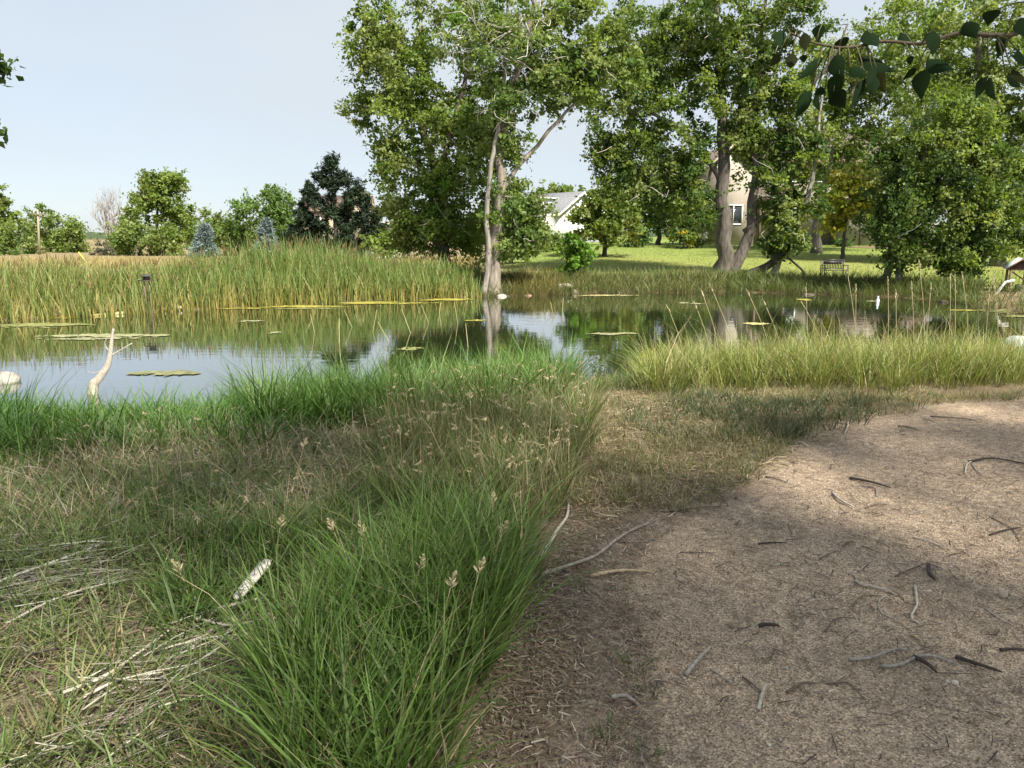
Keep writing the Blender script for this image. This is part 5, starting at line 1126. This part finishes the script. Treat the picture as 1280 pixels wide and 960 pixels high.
# utility pole with guy wire marker
Y = 101; b0 = base_at(52, Y, .3); tp = at(47, 262, Y)
E = empty('utility_pole', b0, 'weathered wooden utility pole rising in front of the left trees', 'utility pole')
mb = MB(); mb.tube(np.array([b0, b0*.5+tp*.5, tp]), [.16, .14, .11], 8, (.30, .25, .19)); mb.build('pole', 'wood', E, True)
mb = MB(); mb.box(tp+[0, -.2, -.6], [1.9, .10, .12], .1, (.26, .22, .18)); ar = mb.build('crossarm', 'wood', E)
for dx in (-.8, -.4, .4, .8): mb = MB(); q = tp+[dx, -.2+dx*.1, -.53]; mb.tube(np.array([q, q+[0, 0, .08], q+[0, 0, .22], q+[0, 0, .25]]), [.03, .08, .07, .03], 8, (.32, .34, .36)); mb.build('insulator', 'plastic', ar, True)
Yg = 70; g0 = base_at(109, Yg, .1); g1 = at(98, 315, Yg)
mb = MB(); mb.tube(np.array([g0, g0*.5+g1*.5, g1]), .055, 6, (.72, .68, .04)); tag(mb.build('guy_marker', 'plastic', None, True, g0), 'bright yellow slanting guy wire marker in the dry field', 'marker')

# ------------------------------------------------------------------ houses
def rotz(v, a): c, s = math.cos(a), math.sin(a); return np.array([c*v[0]-s*v[1], s*v[0]+c*v[1], v[2]])
class House:
    def __init__(s, name, label, base, yaw): s.b = np.array(base, float); s.y = yaw; s.E = empty(name, base, label, 'house')
    def P(s, x, y, z): return s.b + rotz((x, y, z), s.y)
    def box(s, name, c, d, col, mat, parent=None): mb = MB(); mb.box(s.P(*c), d, s.y, col); return mb.build(name, mat, parent or s.E)
    def gable_wall(s, x0, x1, y0, y1, z0, z1, zr, col, mat, axis='x'):
        """closed body with gable ends; ridge along axis"""
        if axis == 'y':
            xm = (x0+x1)/2; pr = [(x0, z0), (x1, z0), (x1, z1), (xm, zr), (x0, z1)]; V = [s.P(a, y0, c) for a, c in pr]+[s.P(a, y1, c) for a, c in pr]
        else:
            ym = (y0+y1)/2; pr = [(y0, z0), (y1, z0), (y1, z1), (ym, zr), (y0, z1)]; V = [s.P(x0, a, c) for a, c in pr]+[s.P(x1, a, c) for a, c in pr]
        mb = MB(); mb.add(V, [[2, 3, 4], [7, 9, 8]], [[0, 1, 2, 4], [6, 5, 9, 7], [0, 5, 6, 1], [1, 6, 7, 2], [2, 7, 8, 3], [3, 8, 9, 4], [4, 9, 5, 0]], col); return mb.build('wall', mat, s.E)
    def roof(s, x0, x1, y0, y1, z1, zr, col, axis='x', oh=.5, th=.16, fascia=(.7, .7, .68)):
        out = []
        for sg in (-1, 1):
            if axis == 'x':
                ym = (y0+y1)/2; e = y0-oh if sg < 0 else y1+oh; sl = (zr-z1)/((y1-y0)/2); ze = z1-sl*oh; Q0 = [(x0-oh, e, ze), (x1+oh, e, ze), (x1+oh, ym, zr), (x0-oh, ym, zr)]
            else:
                xm = (x0+x1)/2; e = x0-oh if sg < 0 else x1+oh; sl = (zr-z1)/((x1-x0)/2); ze = z1-sl*oh; Q0 = [(e, y0-oh, ze), (e, y1+oh, ze), (xm, y1+oh, zr), (xm, y0-oh, zr)]
            V = [s.P(*q)+np.array([0, 0, .03]) for q in Q0]; V += [v_+np.array([0, 0, th]) for v_ in V]
            mb = MB(); mb.add(V, None, [[3, 2, 1, 0], [4, 5, 6, 7], [0, 1, 5, 4], [1, 2, 6, 5], [2, 3, 7, 6], [3, 0, 4, 7]], col); o = mb.build('roof', 'shingle', s.E); out.append(o)
            mb = MB()   # bargeboards along the slope ends and the eave
            for qa, qb in ((Q0[0], Q0[3]), (Q0[1], Q0[2]), (Q0[0], Q0[1])):
                A, B = s.P(*qa)+np.array([0, 0, .05]), s.P(*qb)+np.array([0, 0, .05]); d = B-A; L = np.linalg.norm(d); d /= L; s2 = np.cross(d, [0, 0, 1.]); s2 /= np.linalg.norm(s2)
                V = []
                for q in (A, B): V += [q-s2*.045-[0, 0, .16], q+s2*.045-[0, 0, .16], q+s2*.045+[0, 0, .10], q-s2*.045+[0, 0, .10]]
                mb.add(V, None, [[0, 1, 2, 3], [7, 6, 5, 4], [0, 4, 5, 1], [1, 5, 6, 2], [2, 6, 7, 3], [3, 7, 4, 0]], fascia)
            mb.build('fascia', 'siding', o)
        return out
    def window(s, x, y, z, w, hh, face='y', frame=(.7, .7, .68)):
        """face y: in a wall facing local -y; face x: wall facing local +x; face nx: -x"""
        o = -.05
        def pt(u, v, t):
            return s.P(x+u, y-t, z+v) if face == 'y' else (s.P(x+t, y+u, z+v) if face == 'x' else s.P(x-t, y-u, z+v))
        def slab(u0, u1, v0, v1, t0, t1, col, name, mat, parent):
            V = [pt(u0, v0, t0), pt(u1, v0, t0), pt(u1, v1, t0), pt(u0, v1, t0), pt(u0, v0, t1), pt(u1, v0, t1), pt(u1, v1, t1), pt(u0, v1, t1)]
            mb.add(V, None, [[0, 3, 2, 1], [4, 5, 6, 7], [0, 1, 5, 4], [1, 2, 6, 5], [2, 3, 7, 6], [3, 0, 4, 7]], col)
        f = .09; mb = MB()
        for a in ((-w/2-f, -w/2, -f, hh+f), (w/2, w/2+f, -f, hh+f), (-w/2, w/2, -f, 0), (-w/2, w/2, hh, hh+f), (-.025, .025, 0, hh)): slab(a[0], a[1], a[2], a[3], .003, .07 if a[1]-a[0] > .06 or a[3]-a[2] > 1 else .06, frame, '', '', None)
        fo = mb.build('window', 'siding', s.E); mb = MB(); slab(-w/2+.002, w/2-.002, .002, hh-.002, .004, .025, (.03, .03, .03), '', '', None); mb.build('pane', 'glass_pane', fo)
# white house
Y = 84; b0 = base_at(706, Y, .2); zf = b0[2]; k = Y/FPX
H = House('white_house', 'white sided house with grey roof and dormer seen between the trees', b0, math.radians(-50))
WH = (.72, .72, .70); zt = at(700, 267, Y)[2]-zf; zr = zt+2.1
H.gable_wall(-6, 2.4, -3.2, 3.2, 0, zt, zr, WH, 'siding', 'x'); H.roof(-6, 2.4, -3.2, 3.2, zt, zr, (.16, .165, .18), 'x', .45)
H.window(-1.0, -3.2, .9, 1.1, 1.3); H.window(-4.0, -3.2, .9, 1.1, 1.3); H.window(2.4, 1.0, .9, 1.1, 1.3, 'x')
H.box('dormer', (-1.7, -2.0, zt+.75), (2.6, 2.2, 1.5), WH, 'siding'); H.window(-2.3, -3.1, zt+.45, .6, .7); H.window(-1.1, -3.1, zt+.45, .6, .7); H.box('dormer_roof', (-1.7, -2.1, zt+1.6), (3.2, 3.0, .14), (.6, .6, .6), 'siding')
H.box('porch', (-2.0, -4.2, .2), (4.5, 1.9, .5), (.3, .3, .31), 'stucco')
H.box('foundation', (2.46, 0, .25), (.1, 6.2, .6), (.28, .29, .31), 'stucco')
# tan house behind the pine
Y = 78; b0 = base_at(424, Y, .2); zf = b0[2]; k = Y/FPX; TA = (.38, .32, .23); zt = at(424, 262, Y)[2]-zf; zr = at(424, 244, Y)[2]-zf
H = House('tan_house', 'tan house with red brown roof hidden behind the black pine', b0, math.radians(8))
H.gable_wall(-3.4, 3.2, 0, 8, 0, zt, zr, TA, 'stucco', 'x'); H.roof(-3.4, 3.2, 0, 8, zt, zr, (.13, .085, .07), 'x', .4, fascia=(.3, .22, .15))
H.gable_wall(1.4, 4.2, -1.2, 4, 0, zt*.98, zt+1.7, TA, 'stucco', 'y'); H.roof(1.4, 4.2, -1.2, 3.9, zt*.98, zt+1.7, (.13, .085, .07), 'y', .3, fascia=(.3, .22, .15))
for x in (-2.2, .2): H.window(x, 0, 1.0, 1.0, 1.4); 
for x in (-2.2, .2): H.window(x, 0, zt-1.9, 1.0, 1.3)
H.window(2.8, -1.2, zt-1.5, 1.0, 1.3)
# white garage
b0 = base_at(476, 74, .2); zf = b0[2]; zt = at(476, 290, 74)[2]-zf; zr = at(476, 278, 74)[2]-zf
H = House('white_garage', 'small white gabled garage right of the tan house', b0, math.radians(-6))
H.gable_wall(-1.6, 2.0, 0, 5, 0, zt, zr, WH, 'siding', 'y'); H.roof(-1.6, 2.0, 0, 5, zt, zr, (.4, .39, .38), 'y', .3); d_o = H.box('garage_door', (.2, -.03, 1.0), (2.3, .06, 2.0), (.6, .6, .6), 'siding')
for i in range(4): H.box('door_panel', (.2, -.07, .28+i*.49), (2.2, .03, .44), (.66, .66, .65), 'siding', d_o)
# big beige house behind the right trees
Y = 62; b0 = base_at(985, Y, .2); zf = b0[2]; k = Y/FPX; BE = (.35, .31, .265)
H = House('beige_house', 'large two storey beige stucco house half hidden behind the right hand trees', b0, 0.0)
def X_(px): return (px-985)*k
def Z_(py): return at(985, py, Y)[2]-zf
H.gable_wall(X_(936), X_(1112), .5, 11, 0, Z_(196), Z_(150), BE, 'stucco', 'x'); H.roof(X_(936), X_(1112), .5, 11, Z_(196), Z_(150), (.12, .095, .08), 'x', .8, fascia=(.16, .10, .08))
H.gable_wall(X_(880), X_(934), -1.2, 8, 0, Z_(206), Z_(180), BE, 'stucco', 'y'); H.roof(X_(880), X_(934), -1.2, 7.9, Z_(206), Z_(180), (.12, .095, .08), 'y', .5, fascia=(.5, .44, .38))
H.gable_wall(X_(1036), X_(1140), -2.6, .48, 0, Z_(262), Z_(252), BE, 'stucco', 'x'); H.roof(X_(1036), X_(1140), -2.6, .4, Z_(262), Z_(252), (.12, .095, .08), 'x', .4, fascia=(.16, .10, .08))
H.window(X_(1077), -2.6, Z_(286), 1.4, 1.0); H.window(X_(1115), -2.6, Z_(286), 1.2, 1.0); H.window(X_(893), -1.2, Z_(214), .9, .9); H.window(X_(908), -1.2, Z_(280), 1.3, 1.4)
H.window(X_(985), .5, Z_(226), 1.6, 1.4); H.window(X_(1020), .5, Z_(226), 1.4, 1.4); H.window(X_(985), .5, Z_(286), 1.8, 1.6)
H.box('downspout', (X_(1052), -2.68, 1.2), (.12, .10, 2.4), (.07, .055, .045), 'metal')
dk = H.box('deck', (X_(954), -.85, Z_(252)), (2.6, 2.6, .28), (.13, .085, .065), 'wood')
H.box('rail', (X_(954), -2.1, Z_(236)), (2.6, .08, .10), (.13, .085, .065), 'wood', dk)
for i in range(9): H.box('baluster', (X_(954)-1.22+i*.305, -2.1, (Z_(236)+Z_(250))/2), (.06, .06, Z_(236)-Z_(250)-.08), (.13, .085, .065), 'wood', dk)
for sx in (-1.15, 1.15): H.box('deck_post', (X_(954)+sx, -1.9, Z_(252)/2-.07), (.16, .16, Z_(252)-.16), (.13, .085, .065), 'wood', dk)
# garden bed of mulch
c = base_at(1150, 55, 0); a = np.linspace(0, 6.283, 40, endpoint=False); V = []
for k_ in (1.0, .5):
    for t in a: x, y = c[0]+5.2*k_*math.cos(t)*(1+.08*math.sin(3*t)), c[1]+2.2*k_*math.sin(t); V.append([x, y, hz(x, y)+.02+.07*(1-k_)*2])
V.append([c[0], c[1], c[2]+.13]); Qm = [[i, (i+1) % 40, 40+(i+1) % 40, 40+i] for i in range(40)]; Tm = [[40+i, 40+(i+1) % 40, 80] for i in range(40)]
tag(mesh_obj('mulch_bed', V, Tm, Qm, 'terrain', None, np.array([.16, .11, .08]), True), kind='structure')
